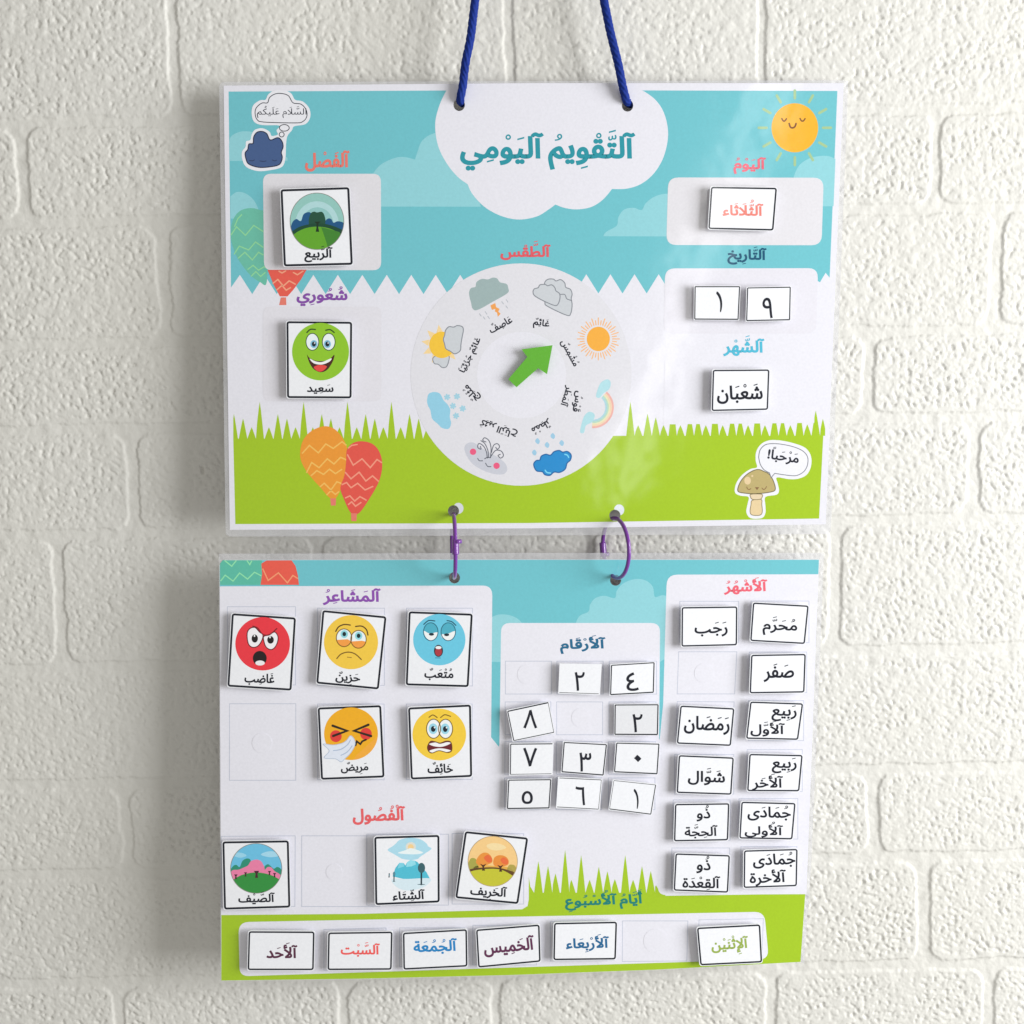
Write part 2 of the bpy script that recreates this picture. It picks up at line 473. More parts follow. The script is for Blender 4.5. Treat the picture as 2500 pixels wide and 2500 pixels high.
    idx = np.arange(n * n, dtype=np.int32).reshape(n, n)
    fc = np.stack([idx[:-1, :-1], idx[:-1, 1:], idx[1:, 1:], idx[1:, :-1]], -1).reshape(-1, 4)
    me = bpy.data.meshes.new('wall')
    me.vertices.add(n * n); me.vertices.foreach_set('co', co.ravel())
    me.loops.add(fc.size); me.loops.foreach_set('vertex_index', fc.ravel())
    me.polygons.add(len(fc)); me.polygons.foreach_set('loop_start', np.arange(0, fc.size, 4, dtype=np.int32))
    me.polygons.foreach_set('use_smooth', np.ones(len(fc), dtype=bool))
    me.update(calc_edges=True)
    m = bpy.data.materials.new('painted_brick_panel'); m.use_nodes = True
    nt = m.node_tree; b = nt.nodes['Principled BSDF']; b.inputs['Roughness'].default_value = 0.6
    b.inputs['Specular IOR Level'].default_value = 0.35
    tc = nt.nodes.new('ShaderNodeTexCoord')
    nz = nt.nodes.new('ShaderNodeTexNoise'); nz.inputs['Scale'].default_value = 6; nz.inputs['Detail'].default_value = 4
    nt.links.new(tc.outputs['Object'], nz.inputs['Vector'])
    mx = nt.nodes.new('ShaderNodeMix'); mx.data_type = 'RGBA'
    mx.inputs['A'].default_value = (0.70, 0.682, 0.622, 1); mx.inputs['B'].default_value = (0.74, 0.732, 0.70, 1)
    nt.links.new(nz.outputs['Fac'], mx.inputs['Factor']); nt.links.new(mx.outputs['Result'], b.inputs['Base Color'])
    n2 = nt.nodes.new('ShaderNodeTexNoise'); n2.inputs['Scale'].default_value = 420; n2.inputs['Detail'].default_value = 3
    nt.links.new(tc.outputs['Object'], n2.inputs['Vector'])
    bp = nt.nodes.new('ShaderNodeBump'); bp.inputs['Strength'].default_value = 0.35; bp.inputs['Distance'].default_value = 0.0006
    nt.links.new(n2.outputs['Fac'], bp.inputs['Height']); nt.links.new(bp.outputs['Normal'], b.inputs['Normal'])
    me.materials.append(m)
    o = bpy.data.objects.new('wall', me); COL.objects.link(o)
    tag(o, 'white painted wall of rough textured bricks behind the boards', 'wall', kind='structure')

# ---------------------------------------------------------------- the crops the layout was measured on
A = V(500, 150, 650); B = V(1050, 150, 600); C = V(1550, 150, 600); Dd = V(500, 640, 600, 1656); E_ = V(980, 620, 600)
F = V(1550, 600, 600); G = V(1000, 1100, 600); H = V(1700, 1000, 400); I = V(500, 1340, 400, 1246); Jv = V(750, 1400, 450, 1581)
K = V(1180, 1380, 470, 1465); L = V(1600, 1380, 420); M_ = V(1600, 1780, 420); N_ = V(520, 1940, 400, 1610); O = V(880, 1960, 500)
Pv = V(1300, 2040, 700); Q = V(660, 440, 200, 1756)
ID = lambda *p: list(p)
def tr(f, x0, y0, x1, y1):
    a, b = f((x0, y0), (x1, y1)); return (a[0], a[1], b[0], b[1])
def sc(f):
    a, b = f((0, 0), (1000, 0)); return (b[0] - a[0]) / 1000

# boards: world planes from three corners and their distance off the wall
ST = Surf(at(546, 209, 0.012), at(2062, 203, 0.0045), at(561, 1293, 0.022))
SB = Surf(at(536, 1368, 0.024), at(2000, 1367, 0.008), at(540, 2394, 0.031))

def labels_pre():
    pass

build_wall()

# ================================================================ TOP BOARD
SKYT = (558, 223)
top = thing('hanging_board', ST(1290, 1288), 'upper laminated board with weather dial, white title cloud and sun, hung from the blue cord', 'board')
hole_t = [ell(1121, 256, 14, 15, 24), ell(1532, 257.5, 14, 15, 24)]
hole_b = [ell(1107, 1247.5, 13.5, 14, 24), ell(1501, 1258.5, 13.5, 14, 24)]
paper_t = [(546, 209), (1290, 203), (2060, 203), (2045, 560), (2031, 900), (2016, 1280), (1290, 1290), (561, 1293.5)]
film_t = [(535, 200), (1290, 195), (2071, 196), (2055, 560), (2041, 900), (2028, 1304), (1290, 1312), (551, 1310)]
MB().slab(ST, rquad([film_t[0], film_t[2], film_t[5], film_t[7]], 14), FILM, top=-0.00005, thick=0.00018,
          holes=[[(paper_t[i][0], paper_t[i][1]) for i in (0, 1, 2, 3, 4, 5, 6, 7)]]).build('laminate_film', top)
MB().slab(ST, paper_t, PAPER, holes=hole_t + hole_b, thick=0.0005).build('paper_sheet', top)

# sky with its saw-tooth lower edge
zz = [(564, 702)]
px_ = 585.8
left = []
while px_ < 1130: left += [(px_, 671), (px_ + 30, 718)]; px_ += 59.75
right = []
px_ = 1431.4
right.append((1402, 718))
while px_ < 1990: right += [(px_, 669.5), (px_ + 29.5, 716.5)]; px_ += 58.9
sky = [(558, 223.5), (1290, 220), (2044.4, 222), (2025.5, 678), (2015.8, 666), (2002, 689)] + [p for p in right[::-1] if p[0] < 1990] + [p for p in left[::-1]] + [(564, 702)]
skyo = MB().fill(ST, sky, 1, TEAL, holes=hole_t).build('sky_print', top)
def cloud(pts, parent=skyo, S=ST, m=CLOUD, layer=3, closed=True):
    MB().fill(S, pts, layer, m).build('cloud', parent)
cloud(smooth(A((1180, 900), (1230, 800), (1290, 740), (1380, 700), (1450, 694), (1525, 712)), 5, False) + smooth(A((1525, 712), (1545, 650), (1570, 585), (1620, 540), (1690, 514), (1760, 510)), 5, False)
      + A((1900, 700)) + B((400, 1142)) + A((1180, 1053)))
cloud(smooth(B((200, 560), (262, 540), (330, 558), (390, 605), (440, 660), (478, 720), (487, 755), (478, 767), (420, 775)), 5, False) + B((200, 775)))
cloud(smooth(B((1362, 1374), (1372, 1352), (1400, 1330), (1468, 1290), (1480, 1225), (1525, 1165), (1600, 1150), (1662, 1168), (1695, 1115), (1760, 1065), (1850, 1040), (1920, 1060)), 5, False) + B((1930, 1376)))
cloud(smooth(C((1245, 925), (1262, 870), (1300, 808), (1370, 763), (1450, 744), (1520, 744), (1577, 766)), 5, False) + C((1562, 1138), (1400, 1140), (1245, 1140)))
cloud(smooth(A((176, 600), (190, 545), (250, 512), (320, 508), (400, 530), (460, 580), (520, 640), (600, 700)), 5, False) + A((600, 722), (178, 722)))
cloud(smooth(A((186, 980), (230, 948), (290, 955), (345, 995), (380, 1050), (400, 1120)), 5, False) + A((400, 1140), (188, 1140)))

# title cloud, its two punched holes and the title
tc_ = smooth(B((130, 225), (75, 340), (40, 490), (62, 660), (130, 800), (215, 905), (295, 965)), 6, False)[:-1] \
    + smooth(B((295, 965), (335, 1045), (430, 1145), (560, 1215), (700, 1243), (840, 1218), (930, 1165), (985, 1125)), 6, False)[:-1] \
    + smooth(B((985, 1125), (1060, 1152), (1160, 1163), (1270, 1143), (1360, 1085), (1430, 1003)), 6, False)[:-1] \
    + smooth(B((1430, 1003), (1545, 1000), (1655, 965), (1755, 885), (1830, 765), (1868, 620), (1865, 500), (1830, 385), (1770, 300), (1690, 240), (1630, 212)), 6, False)
tcl = MB().fill(ST, tc_ + B((1500, 195), (300, 195), (150, 205)), 5, PAPER, holes=hole_t).build('title_cloud', top)
TITLE = mat((34, 142, 156))
MB().text(ST, 'آلتَّقْوِيمُ آليَوْمِي', tr(B, 235, 528, 1612, 858), 7, TITLE, HEAD).build('title_lettering', top)

def heading(S, txt, f, rect, rgb, parent, ang=0.0, layer=14, bold=HEAD):
    MB().text(S, txt, tr(f, *rect), layer, mat(rgb), bold, ang).build('heading_lettering', parent)
heading(ST, 'آلفَصْل', A, (728, 645, 1050, 800), (226, 116, 104), top)
heading(ST, 'شُعُورِي', Dd, (618, 160, 962, 296), (128, 72, 160), top)
heading(ST, 'آلطَّقْس', B, (553, 1405, 948, 1562), (218, 86, 96), top)
heading(ST, 'آليَوْمُ', C, (775, 752, 1030, 886), (222, 88, 108), top, 1)
heading(ST, 'آلتَّارِيخ', C, (728, 1450, 1035, 1600), (6, 78, 108), top, 1)
heading(ST, 'آلشَّهْر', F, (695, 700, 1018, 868), (74, 178, 205), top, 0)

# grass with spiky blades
def blades(x0, base, pat, per, n, hw, first=None):
    out = []
    for k in range(n):
        for o_, y in pat:
            out.append((x0 + k * per + o_, y, hw))
    return out
def grass_edge(tips, base, x_from, x_to):
    pts = [(x_from, base)]
    for x, y, hw in tips:
        if x < x_from - 2 or x > x_to + 2: continue
        bb = base
        pts += [(max(x_from, x - hw), bb), (x - hw * 0.62, bb - (bb - y) * 0.42), (x - hw * 0.25, bb - (bb - y) * 0.8), (x, y), (x + hw * 0.25, bb - (bb - y) * 0.8), (x + hw * 0.62, bb - (bb - y) * 0.42), (min(x_to, x + hw), bb)]
    pts.append((x_to, base))
    # keep x monotone
    out = [pts[0]]
    for p in pts[1:]:
        out.append((max(p[0], out[-1][0] + 0.01), p[1]))
    return out
lt = []
for k in range(-1, 5):
    x = 634.1 + 107.2 * k
    lt += [(x, 980.6, 10.4), (x + 22.5, 1043, 10.4), (x + 44.3, 1010.5, 10.4), (x + 66.5, 1021.5, 10.4), (x + 87.5, 1043, 10.4)]
lt = [(571.0, 1010, 10)] + [t for t in lt if t[0] > 580]
rt = []
for k in range(0, 4):
    x = 1539 + 103.2 * k
    for o_, y in ((0, 980), (19, 1038), (42, 1010), (62, 1019), (81, 1038)):
        rt.append((x + o_, y, 10.2))
rt += [(1952, 1000, 10), (1971, 1036, 10), (1991.6, 1002, 10.5), (2009, 1022, 9)]
rt = sorted({round(t[0], 1): t for t in rt}.values())
gl = grass_edge(lt, 1071, 569.5, 1120); gr_ = grass_edge(rt, 1064, 1500, 2010)
grass_poly = gl + gr_ + [(2010, 1064), (1999.8, 1266), (1290, 1277), (574.5, 1279.5)]
MB().fill(ST, grass_poly, 1, GRASS, holes=hole_b).build('grass_print', top)

# white label panels
def panel(S, q, r, parent, layer=9, m=PAPER): MB().fill(S, rquad(q, r), layer, m).build('label_panel', parent)
PANEL = mat((215, 213, 218), name='panel_grey')
panel(ST, A((422, 815), (1278, 815), (1280, 1515), (430, 1515)), 20, top, m=PANEL)
panel(ST, C((262, 912), (1484, 914), (1468, 1445), (247, 1443)), 25, top, m=PANEL)
panel(ST, F((238, 178), (1440, 176), (1425, 690), (225, 690)), 24, top, m=mat((218, 216, 224)))
MB().fill(ST, F((235, 890), (1425, 890), (1410, 1392), (225, 1404)), 9, PAPER).build('label_panel', top)
panel(ST, Dd((392, 300), (1190, 300), (1190, 938), (392, 938)), 18, top, m=mat((218, 216, 223)))

# balloons
def balloon(outline, rgb, stripes, basket, layer, bag_lines=True, srgb=None, clipq=None):
    b = MB().fill(ST, outline, layer, mat(rgb))
    o = b.build('balloon_print', top)
    sm = mat(srgb)
    for st, wd in stripes:
        MB().stroke(ST, st, wd, layer + 2, sm, cap=False).build('stripe', o)
    if basket: MB().fill(ST, basket, layer + 1, mat((222, 120, 105))).build('basket', o)
gb = smooth(A((188, 1250), (205, 1150), (255, 1085), (330, 1064), (400, 1078), (440, 1105), (450, 1300), (450, 1600), (400, 1600), (320, 1540), (240, 1430), (200, 1330)), 5)
balloon([p for p in gb], (102, 182, 160), [
    (A((190, 1260), (230, 1200), (295, 1262), (355, 1190), (425, 1235)), 3.0), (A((212, 1400), (250, 1340), (318, 1368), (368, 1310), (425, 1350)), 3.0),
    (A((240, 1430), (290, 1385), (345, 1440), (390, 1385), (425, 1405)), 3.0), (A((310, 1510), (350, 1480), (390, 1515), (430, 1490), (450, 1500)), 3.0),
    (A((335, 1560), (370, 1525), (405, 1560), (440, 1530)), 3.0), (A((215, 1200), (240, 1140), (270, 1110)), 3.0)], None, 5, srgb=(138, 205, 150))
balloon(A((455, 1512), (738, 1512), (700, 1580), (640, 1660), (600, 1705), (545, 1705), (500, 1620)), (222, 88, 74), [
    (A((535, 1520), (560, 1535), (590, 1518)), 3.2), (A((640, 1530), (672, 1548), (715, 1520)), 3.2),
    (A((492, 1612), (530, 1582), (570, 1630), (612, 1592), (660, 1618)), 3.2), (A((520, 1660), (560, 1625), (590, 1660), (625, 1640)), 3.2)],
    A((552, 1712), (590, 1712), (592, 1768), (540, 1768)), 11, srgb=(246, 160, 128))
orange = smooth(Dd((642, 1290), (660, 1205), (715, 1140), (800, 1106), (870, 1122), (925, 1180), (958, 1250), (968, 1330), (955, 1420), (925, 1510), (885, 1588), (842, 1588), (780, 1520), (700, 1430), (655, 1355)), 6)
balloon(orange, (228, 147, 48), [
    (Dd((655, 1290), (705, 1235), (765, 1285), (815, 1225), (865, 1255), (925, 1210), (955, 1235)), 3.4), (Dd((685, 1420), (720, 1350), (770, 1385), (825, 1325), (870, 1360), (915, 1315), (960, 1335)), 3.4),
    (Dd((715, 1440), (755, 1405), (800, 1430), (840, 1395), (880, 1425), (925, 1395)), 3.4), (Dd((775, 1515), (805, 1490), (850, 1535), (890, 1480), (930, 1495)), 3.4),
    (Dd((820, 1570), (850, 1540), (880, 1565), (905, 1545)), 3.4)], Dd((845, 1592), (885, 1592), (882, 1640), (850, 1640)), 5, srgb=(246, 184, 92))
red = smooth(Dd((958, 1265), (1000, 1218), (1065, 1207), (1135, 1228), (1180, 1285), (1196, 1370), (1175, 1475), (1115, 1585), (1040, 1690), (985, 1690), (935, 1590), (914, 1520), (940, 1440), (952, 1350)), 6)
balloon(red, (219, 82, 70), [
    (Dd((960, 1295), (1000, 1368), (1060, 1325), (1115, 1385), (1160, 1330), (1194, 1352)), 3.4), (Dd((945, 1415), (985, 1460), (1040, 1415), (1085, 1475), (1130, 1440), (1172, 1478)), 3.4),
    (Dd((922, 1500), (955, 1485), (985, 1520), (1030, 1490), (1080, 1535), (1135, 1510)), 3.4), (Dd((945, 1590), (978, 1575), (1010, 1610), (1045, 1580), (1090, 1605)), 3.4),
    (Dd((965, 1635), (990, 1615), (1015, 1645), (1055, 1618)), 3.4), (Dd((965, 1255), (990, 1235), (1030, 1228)), 3.0)], Dd((985, 1692), (1025, 1692), (1022, 1745), (988, 1745)), 9, srgb=(248, 150, 126))

# sun with a sleeping face
sun = MB()
sun.fill(ST, ell(1940.5, 312, 57, 60, 48), 5, mat((238, 172, 42)))
so = sun.build('sun_print', top)
rb = MB()
for k in range(12):
    a = math.radians(30 * k); c_, s_ = math.cos(a), math.sin(a)
    rb.stroke(ST, [(1940.5 + c_ * 69, 312 + s_ * 72), (1940.5 + c_ * 88, 312 + s_ * 91)], 6.5, 6, mat((158, 188, 140)))
rb.build('sun_ray', so)
fb = MB(); BR_ = mat((112, 62, 18))
fb.stroke(ST, smooth(C((1155, 448), (1165, 466), (1178, 468), (1192, 450)), 5, False), 3.4, 7, BR_)
fb.stroke(ST, smooth(C((1298, 448), (1309, 466), (1323, 468), (1338, 450)), 5, False), 3.4, 7, BR_)
fb.stroke(ST, smooth(C((1213, 488), (1222, 515), (1240, 522), (1258, 512), (1267, 488)), 5, False), 4.2, 7, BR_)
fb.build('sun_face', so)

# cloud sticker with its thought bubble
OUT = mat((226, 226, 232))
bub = smooth(A((365, 375), (375, 335), (415, 302), (455, 300), (470, 262), (510, 236), (560, 233), (608, 250), (640, 300), (698, 310), (735, 350), (740, 400), (710, 437), (655, 446), (430, 440), (380, 422)), 5)
blue = smooth(A((293, 665), (312, 638), (320, 600), (350, 594), (355, 548), (378, 515), (415, 508), (450, 525), (475, 570), (530, 553), (560, 580), (568, 620), (555, 660), (562, 700), (540, 748), (470, 765), (390, 768), (320, 745), (300, 710)), 5)
stk = MB()
stk.fill(ST, smooth(A((340, 385), (350, 320), (400, 282), (440, 278), (460, 240), (505, 210), (565, 208), (625, 230), (655, 278), (710, 290), (758, 340), (765, 405), (730, 455), (650, 470), (632, 500), (600, 540), (590, 600), (585, 700), (560, 765), (470, 790), (380, 795), (300, 765), (272, 710), (270, 655), (295, 620), (300, 580), (330, 570), (340, 530), (365, 495), (420, 485), (470, 510), (485, 540), (530, 530), (520, 500), (540, 465), (420, 462), (360, 440)), 4), 11, OUT)
sto = stk.build('cloud_sticker', top)
bb_ = MB().fill(ST, bub, 12, OUT).stroke(ST, bub, 2.0, 13, INK2, True)
for c_ in (A((577, 482))[0] + (12, 8), A((558, 530))[0] + (6, 6)): bb_.stroke(ST, ell(*c_), 2.0, 13, INK2, True)
bb_.build('thought_bubble', sto)
MB().fill(ST, blue, 12, mat((62, 88, 134))).stroke(ST, blue, 2.6, 13, mat((26, 36, 66)), True) \
    .stroke(ST, A((325, 718), (345, 722), (360, 715)), 2, 13, mat((40, 56, 92))).stroke(ST, A((400, 722), (425, 726), (445, 722)), 2, 13, mat((40, 56, 92))).stroke(ST, A((490, 715), (508, 722), (522, 716)), 2, 13, mat((40, 56, 92))).build('cloud_figure', sto)
MB().text(ST, 'السَّلَام عَلَيكُم', tr(A, 378, 322, 738, 410), 14, INK2, 0.004).build('lettering', sto)

# mushroom sticker with its speech bubble
cap_ = smooth(H((490, 960), (512, 868), (570, 788), (650, 730), (730, 706), (800, 730), (862, 765), (912, 850), (930, 945), (860, 975), (700, 992), (570, 985)), 5)
spb = smooth(H((735, 560), (752, 478), (805, 420), (880, 402), (1000, 408), (1150, 440), (1258, 490), (1312, 560), (1310, 655), (1268, 730), (1190, 775), (1100, 777), (925, 752)), 5, False) + H((882, 802), (862, 745)) + smooth(H((862, 745), (800, 710), (755, 645), (735, 560)), 5, False)[1:-1]
stem = smooth(H((660, 1070), (645, 1120), (634, 1205), (660, 1243), (750, 1245), (778, 1205), (772, 1120), (765, 1060)), 5)
collar = smooth(H((645, 998), (640, 1030), (655, 1055), (700, 1062), (755, 1056), (775, 1035), (770, 998)), 4)
ms = MB().fill(ST, smooth(H((455, 975), (470, 870), (540, 770), (640, 700), (715, 680), (700, 600), (705, 500), (760, 410), (860, 362), (1000, 365), (1160, 400), (1290, 455), (1352, 550), (1352, 670), (1300, 770), (1200, 815), (1090, 820), (950, 800), (960, 870), (975, 960), (940, 1005), (815, 1030), (815, 1130), (815, 1220), (770, 1280), (640, 1280), (590, 1210), (605, 1110), (615, 1030), (520, 1015)), 4), 5, OUT).build('mushroom_sticker', top)
MB().fill(ST, cap_, 7, mat((180, 163, 108))).stroke(ST, cap_, 2.2, 9, mat((112, 102, 70)), True).fill(ST, ell(*H((605, 838))[0], 8, 9.5), 8, mat((218, 194, 152))).fill(ST, ell(*H((660, 783))[0], 2.5), 8, mat((218, 194, 152))) \
    .stroke(ST, smooth(H((595, 912), (605, 935), (625, 942), (642, 932)), 4, False), 2, 9, mat((132, 100, 66))).stroke(ST, smooth(H((775, 925), (790, 942), (810, 935), (828, 908)), 4, False), 2, 9, mat((132, 100, 66))).fill(ST, H((690, 915), (742, 915), (716, 950)), 9, mat((132, 100, 66))).build('mushroom_cap', ms)
MB().fill(ST, stem, 6, mat((219, 196, 152))).stroke(ST, stem, 2, 7, mat((140, 126, 92)), True).fill(ST, collar, 8, mat((219, 200, 166))).stroke(ST, collar, 2, 9, mat((140, 126, 92)), True).build('mushroom_stem', ms)
MB().fill(ST, spb, 10, OUT).stroke(ST, spb, 2.0, 11, mat((120, 122, 130)), True).build('speech_bubble', ms)
MB().text(ST, 'مَرْحَباً!', tr(H, 842, 448, 1215, 640), 12, INK2, MID, 9).build('lettering', ms)

# weather dial
dl = MB().fill(ST, E_(*ell(941, 948, 868, 874, 96)), 10, mat((216, 215, 221), name='dial_grey'))
dl.fill(ST, E_(*ell(945, 952, 350, 340, 64)), 11, PAPER)
dial = dl.build('weather_dial', top)
e = sc(E_)
GREYC = mat((196, 200, 205)); GREYL = mat((132, 136, 144))
ic = MB().fill(ST, smooth(E_((532, 300), (548, 268), (582, 258), (590, 222), (632, 196), (680, 200), (718, 186), (752, 192), (775, 222), (826, 236), (840, 268), (834, 308), (720, 375), (600, 440), (560, 430), (548, 385), (536, 340)), 5), 12, mat((152, 172, 172)))
ic.fill(ST, E_((700, 405), (738, 385), (745, 418), (772, 432), (762, 452), (780, 470), (758, 495), (752, 462), (735, 452), (738, 432), (712, 440)), 13, mat((232, 158, 84)))
for x, y in ((615, 470), (660, 455), (645, 495), (790, 375), (825, 360), (822, 408), (680, 490)): ic.stroke(ST, E_((x, y), (x + 12, y + 18)), 2.2, 13, mat((178, 182, 190)))
ic.build('storm_cloud_icon', dial)
ic = MB()
p_ = smooth(E_((1125, 232), (1150, 200), (1195, 198), (1215, 212), (1252, 202), (1284, 228), (1292, 262), (1328, 278), (1342, 315), (1335, 350), (1342, 400), (1332, 465), (1300, 482), (1150, 412), (1128, 380), (1130, 300)), 5)
ic.fill(ST, p_, 12, GREYC).stroke(ST, p_, 2.4, 13, GREYL, True)
ic.stroke(ST, smooth(E_((1250, 318), (1285, 320), (1300, 352), (1335, 365)), 5, False), 2.4, 13, GREYL)
p_ = smooth(E_((1035, 300), (1045, 275), (1075, 265), (1090, 243), (1130, 240), (1150, 250), (1182, 243), (1206, 265), (1215, 290), (1243, 312), (1246, 350), (1232, 393), (1205, 405), (1120, 370), (1050, 330)), 5)
ic.fill(ST, p_, 14, GREYC).stroke(ST, p_, 2.4, 15, GREYL, True).build('cloudy_icon', dial)
ic = MB().fill(ST, E_(*ell(1548, 668, 91, 96, 48)), 12, mat((246, 168, 62)))
for k in range(40):
    a = math.radians(9 * k); c_, s_ = math.cos(a), math.sin(a); r1 = 112; r2 = 165 if k % 2 == 0 else 145
    ic.stroke(ST, E_((1548 + c_ * r1, 668 + s_ * r1), (1548 + c_ * r2, 668 + s_ * r2)), 2.6, 12, mat((240, 178, 122)))
ic.build('sunny_icon', dial)
ic = MB()
for r, c_ in ((158, (226, 168, 160)), (144, (232, 202, 174)), (131, (226, 220, 180)), (118, (176, 212, 194)), (105, (168, 206, 216))):
    ic.stroke(ST, E_(*ell(1505, 1205, r, r, 24, -48, 92)), 4.4, 12, mat(c_), cap=False)
ic.fill(ST, smooth(E_((1530, 1120), (1545, 1060), (1570, 1010), (1620, 985), (1645, 1010), (1635, 1060), (1590, 1095), (1560, 1130)), 5), 13, mat((170, 212, 220)))
ic.fill(ST, smooth(E_((1405, 1400), (1418, 1330), (1440, 1270), (1480, 1240), (1520, 1265), (1500, 1320), (1450, 1350), (1435, 1405)), 5), 13, mat((170, 212, 220)))
ic.build('rainbow_icon', dial)
ic = MB(); p_ = smooth(E_((1040, 1655), (1060, 1625), (1088, 1620), (1100, 1590), (1135, 1575), (1172, 1582), (1200, 1555), (1240, 1545), (1268, 1558), (1305, 1553), (1334, 1580), (1328, 1620), (1302, 1645), (1288, 1690), (1245, 1717), (1200, 1715), (1168, 1740), (1128, 1735), (1108, 1712), (1062, 1704)), 5)
ic.fill(ST, p_, 12, mat((32, 134, 198))).stroke(ST, p_, 3.0, 13, mat((22, 98, 158)), True)
ic.stroke(ST, smooth(E_((1130, 1700), (1145, 1718), (1172, 1722)), 4, False), 3, 14, mat((120, 208, 246))).stroke(ST, smooth(E_((1285, 1575), (1305, 1582), (1315, 1600)), 4, False), 3, 14, mat((120, 208, 246)))
for x, y in ((1070, 1470), (1145, 1500), (1190, 1430), (1260, 1485), (1045, 1560)): ic.fill(ST, smooth(E_((x - 18, y - 2), (x, y - 22), (x + 18, y), (x + 8, y + 24), (x - 10, y + 16)), 4), 13, mat((152, 194, 218)))
ic.build('rain_cloud_icon', dial)
ic = MB().fill(ST, smooth(E_((495, 1525), (520, 1488), (570, 1484), (620, 1520), (690, 1560), (760, 1600), (815, 1645), (832, 1695), (800, 1732), (720, 1728), (640, 1700), (565, 1655), (515, 1590)), 5), 12, mat((194, 196, 206)))
for x, y in ((563, 1555), (748, 1665)): ic.fill(ST, E_(*ell(x, y, 25)), 13, mat((226, 88, 126)))
GL = mat((96, 100, 112))
for l in (((600, 1608), (612, 1625), (638, 1626)), ((662, 1645), (678, 1670), (704, 1672)), ((655, 1610), (675, 1600), (700, 1602))): ic.stroke(ST, smooth(E_(*l), 4, False), 2.2, 14, GL)
for l in (((675, 1605), (668, 1555), (645, 1510), (610, 1490), (600, 1520), (625, 1535), (622, 1512)), ((685, 1600), (680, 1545), (655, 1490), (625, 1468)), ((700, 1600), (705, 1530), (690, 1470), (655, 1445), (640, 1465), (665, 1478)),
          ((708, 1560), (725, 1505), (755, 1492), (772, 1515), (755, 1535), (742, 1520)), ((705, 1590), (740, 1545), (785, 1550), (802, 1585), (780, 1605), (760, 1585), (778, 1575))): ic.stroke(ST, smooth(E_(*l), 5, False), 2.2, 14, GL)
ic.build('windy_icon', dial)
ic = MB().fill(ST, smooth(E_((202, 1150), (215, 1100), (260, 1085), (305, 1100), (330, 1148), (362, 1182), (384, 1225), (380, 1280), (390, 1330), (372, 1374), (320, 1368), (285, 1335), (242, 1295), (228, 1230), (208, 1190)), 5), 12, mat((142, 198, 220)))
for x, y in ((360, 1125), (437, 1120), (405, 1195), (482, 1215), (430, 1272)):
    for k in range(3):
        a = math.radians(60 * k + 15); c_, s_ = math.cos(a) * 19, math.sin(a) * 19
        ic.stroke(ST, E_((x - c_, y - s_), (x + c_, y + s_)), 4.5, 13 + k * 0.3, mat((156, 200, 216)))
ic.build('snow_icon', dial)
ic = MB()
for k in range(10):
    a = math.radians(36 * k + 10); c_, s_ = math.cos(a), math.sin(a)
    ic.fill(ST, E_((315 + c_ * 160, 715 + s_ * 160), (315 + c_ * 100 - s_ * 26, 715 + s_ * 100 + c_ * 26), (315 + c_ * 100 + s_ * 26, 715 + s_ * 100 - c_ * 26)), 12, mat((236, 206, 150)))
p_ = smooth(E_((250, 815), (258, 860), (290, 868), (320, 892), (352, 888), (370, 850), (372, 800), (310, 790)), 5)
ic.fill(ST, p_, 13, GREYC).stroke(ST, p_, 2.2, 14, GREYL, True)
ic.fill(ST, E_(*ell(318, 715, 100, 104, 40)), 15, mat((236, 190, 58)))
p_ = smooth(E_((340, 640), (348, 600), (375, 572), (410, 575), (440, 563), (478, 572), (487, 600), (478, 650), (468, 710), (462, 760), (420, 785), (385, 765), (350, 745), (340, 710), (330, 670)), 5)
ic.fill(ST, p_, 16, GREYC).stroke(ST, p_, 2.4, 17, GREYL, True).build('partly_cloudy_icon', dial)
def dtext(txt, cx, cy, ln, ht, ang):
    c = E_((cx, cy))[0]
    MB().text(ST, txt, (c[0] - ln * e / 2, c[1] - ht * e / 2, c[0] + ln * e / 2, c[1] + ht * e / 2), 13, INK2, MID, ang).build('weather_lettering', dial)
dtext('عَاصِفٌ', 778, 555, 195, 88, -28); dtext('غَائِمٌ', 1100, 548, 130, 88, 9); dtext('مُشْمِسٌ', 1325, 778, 225, 80, 62)
dtext('قَوْسُ', 1385, 1160, 165, 84, 102); dtext('آلمَطَر', 1298, 1118, 165, 78, 108); dtext('مُمْطِرٌ', 1100, 1358, 160, 82, 154)
dtext('كَثِير الرِّيَاح', 765, 1372, 300, 92, 202); dtext('مُثْلِجٌ', 552, 1092, 150, 90, 230); dtext('غَائِمٌ جُزْئِيّاً', 542, 795, 300, 84, -64)

# white rims showing beside the lower punch holes
def crescent(d, h):
    P = ell(*d, 48); ins = lambda p, e_: ((p[0] - e_[0]) / e_[2]) ** 2 + ((p[1] - e_[1]) / e_[3]) ** 2 < 1
    fl = [ins(p, h) for p in P]; st = next(i for i in range(48) if fl[i - 1] and not fl[i])
    o_ = [P[(st + i) % 48] for i in range(48) if not fl[(st + i) % 48]]
    a0 = math.atan2(o_[-1][1] - h[1], o_[-1][0] - h[0]); a1 = math.atan2(o_[0][1] - h[1], o_[0][0] - h[0])
    while a1 > a0: a1 -= 2 * math.pi
    return o_ + [(h[0] + h[2] * 1.02 * math.cos(a0 + (a1 - a0) * k / 11), h[1] + h[3] * 1.02 * math.sin(a0 + (a1 - a0) * k / 11)) for k in range(1, 11)]
MB().fill(ST, crescent((1119, 1241, 12.5, 13.5), (1107, 1247.5, 13.5, 14)), 3, mat((205, 208, 214))).fill(ST, crescent((1511.5, 1245, 12.5, 13.5), (1501, 1258.5, 13.5, 14)), 3, mat((214, 220, 226))).build('punch_rim', top)

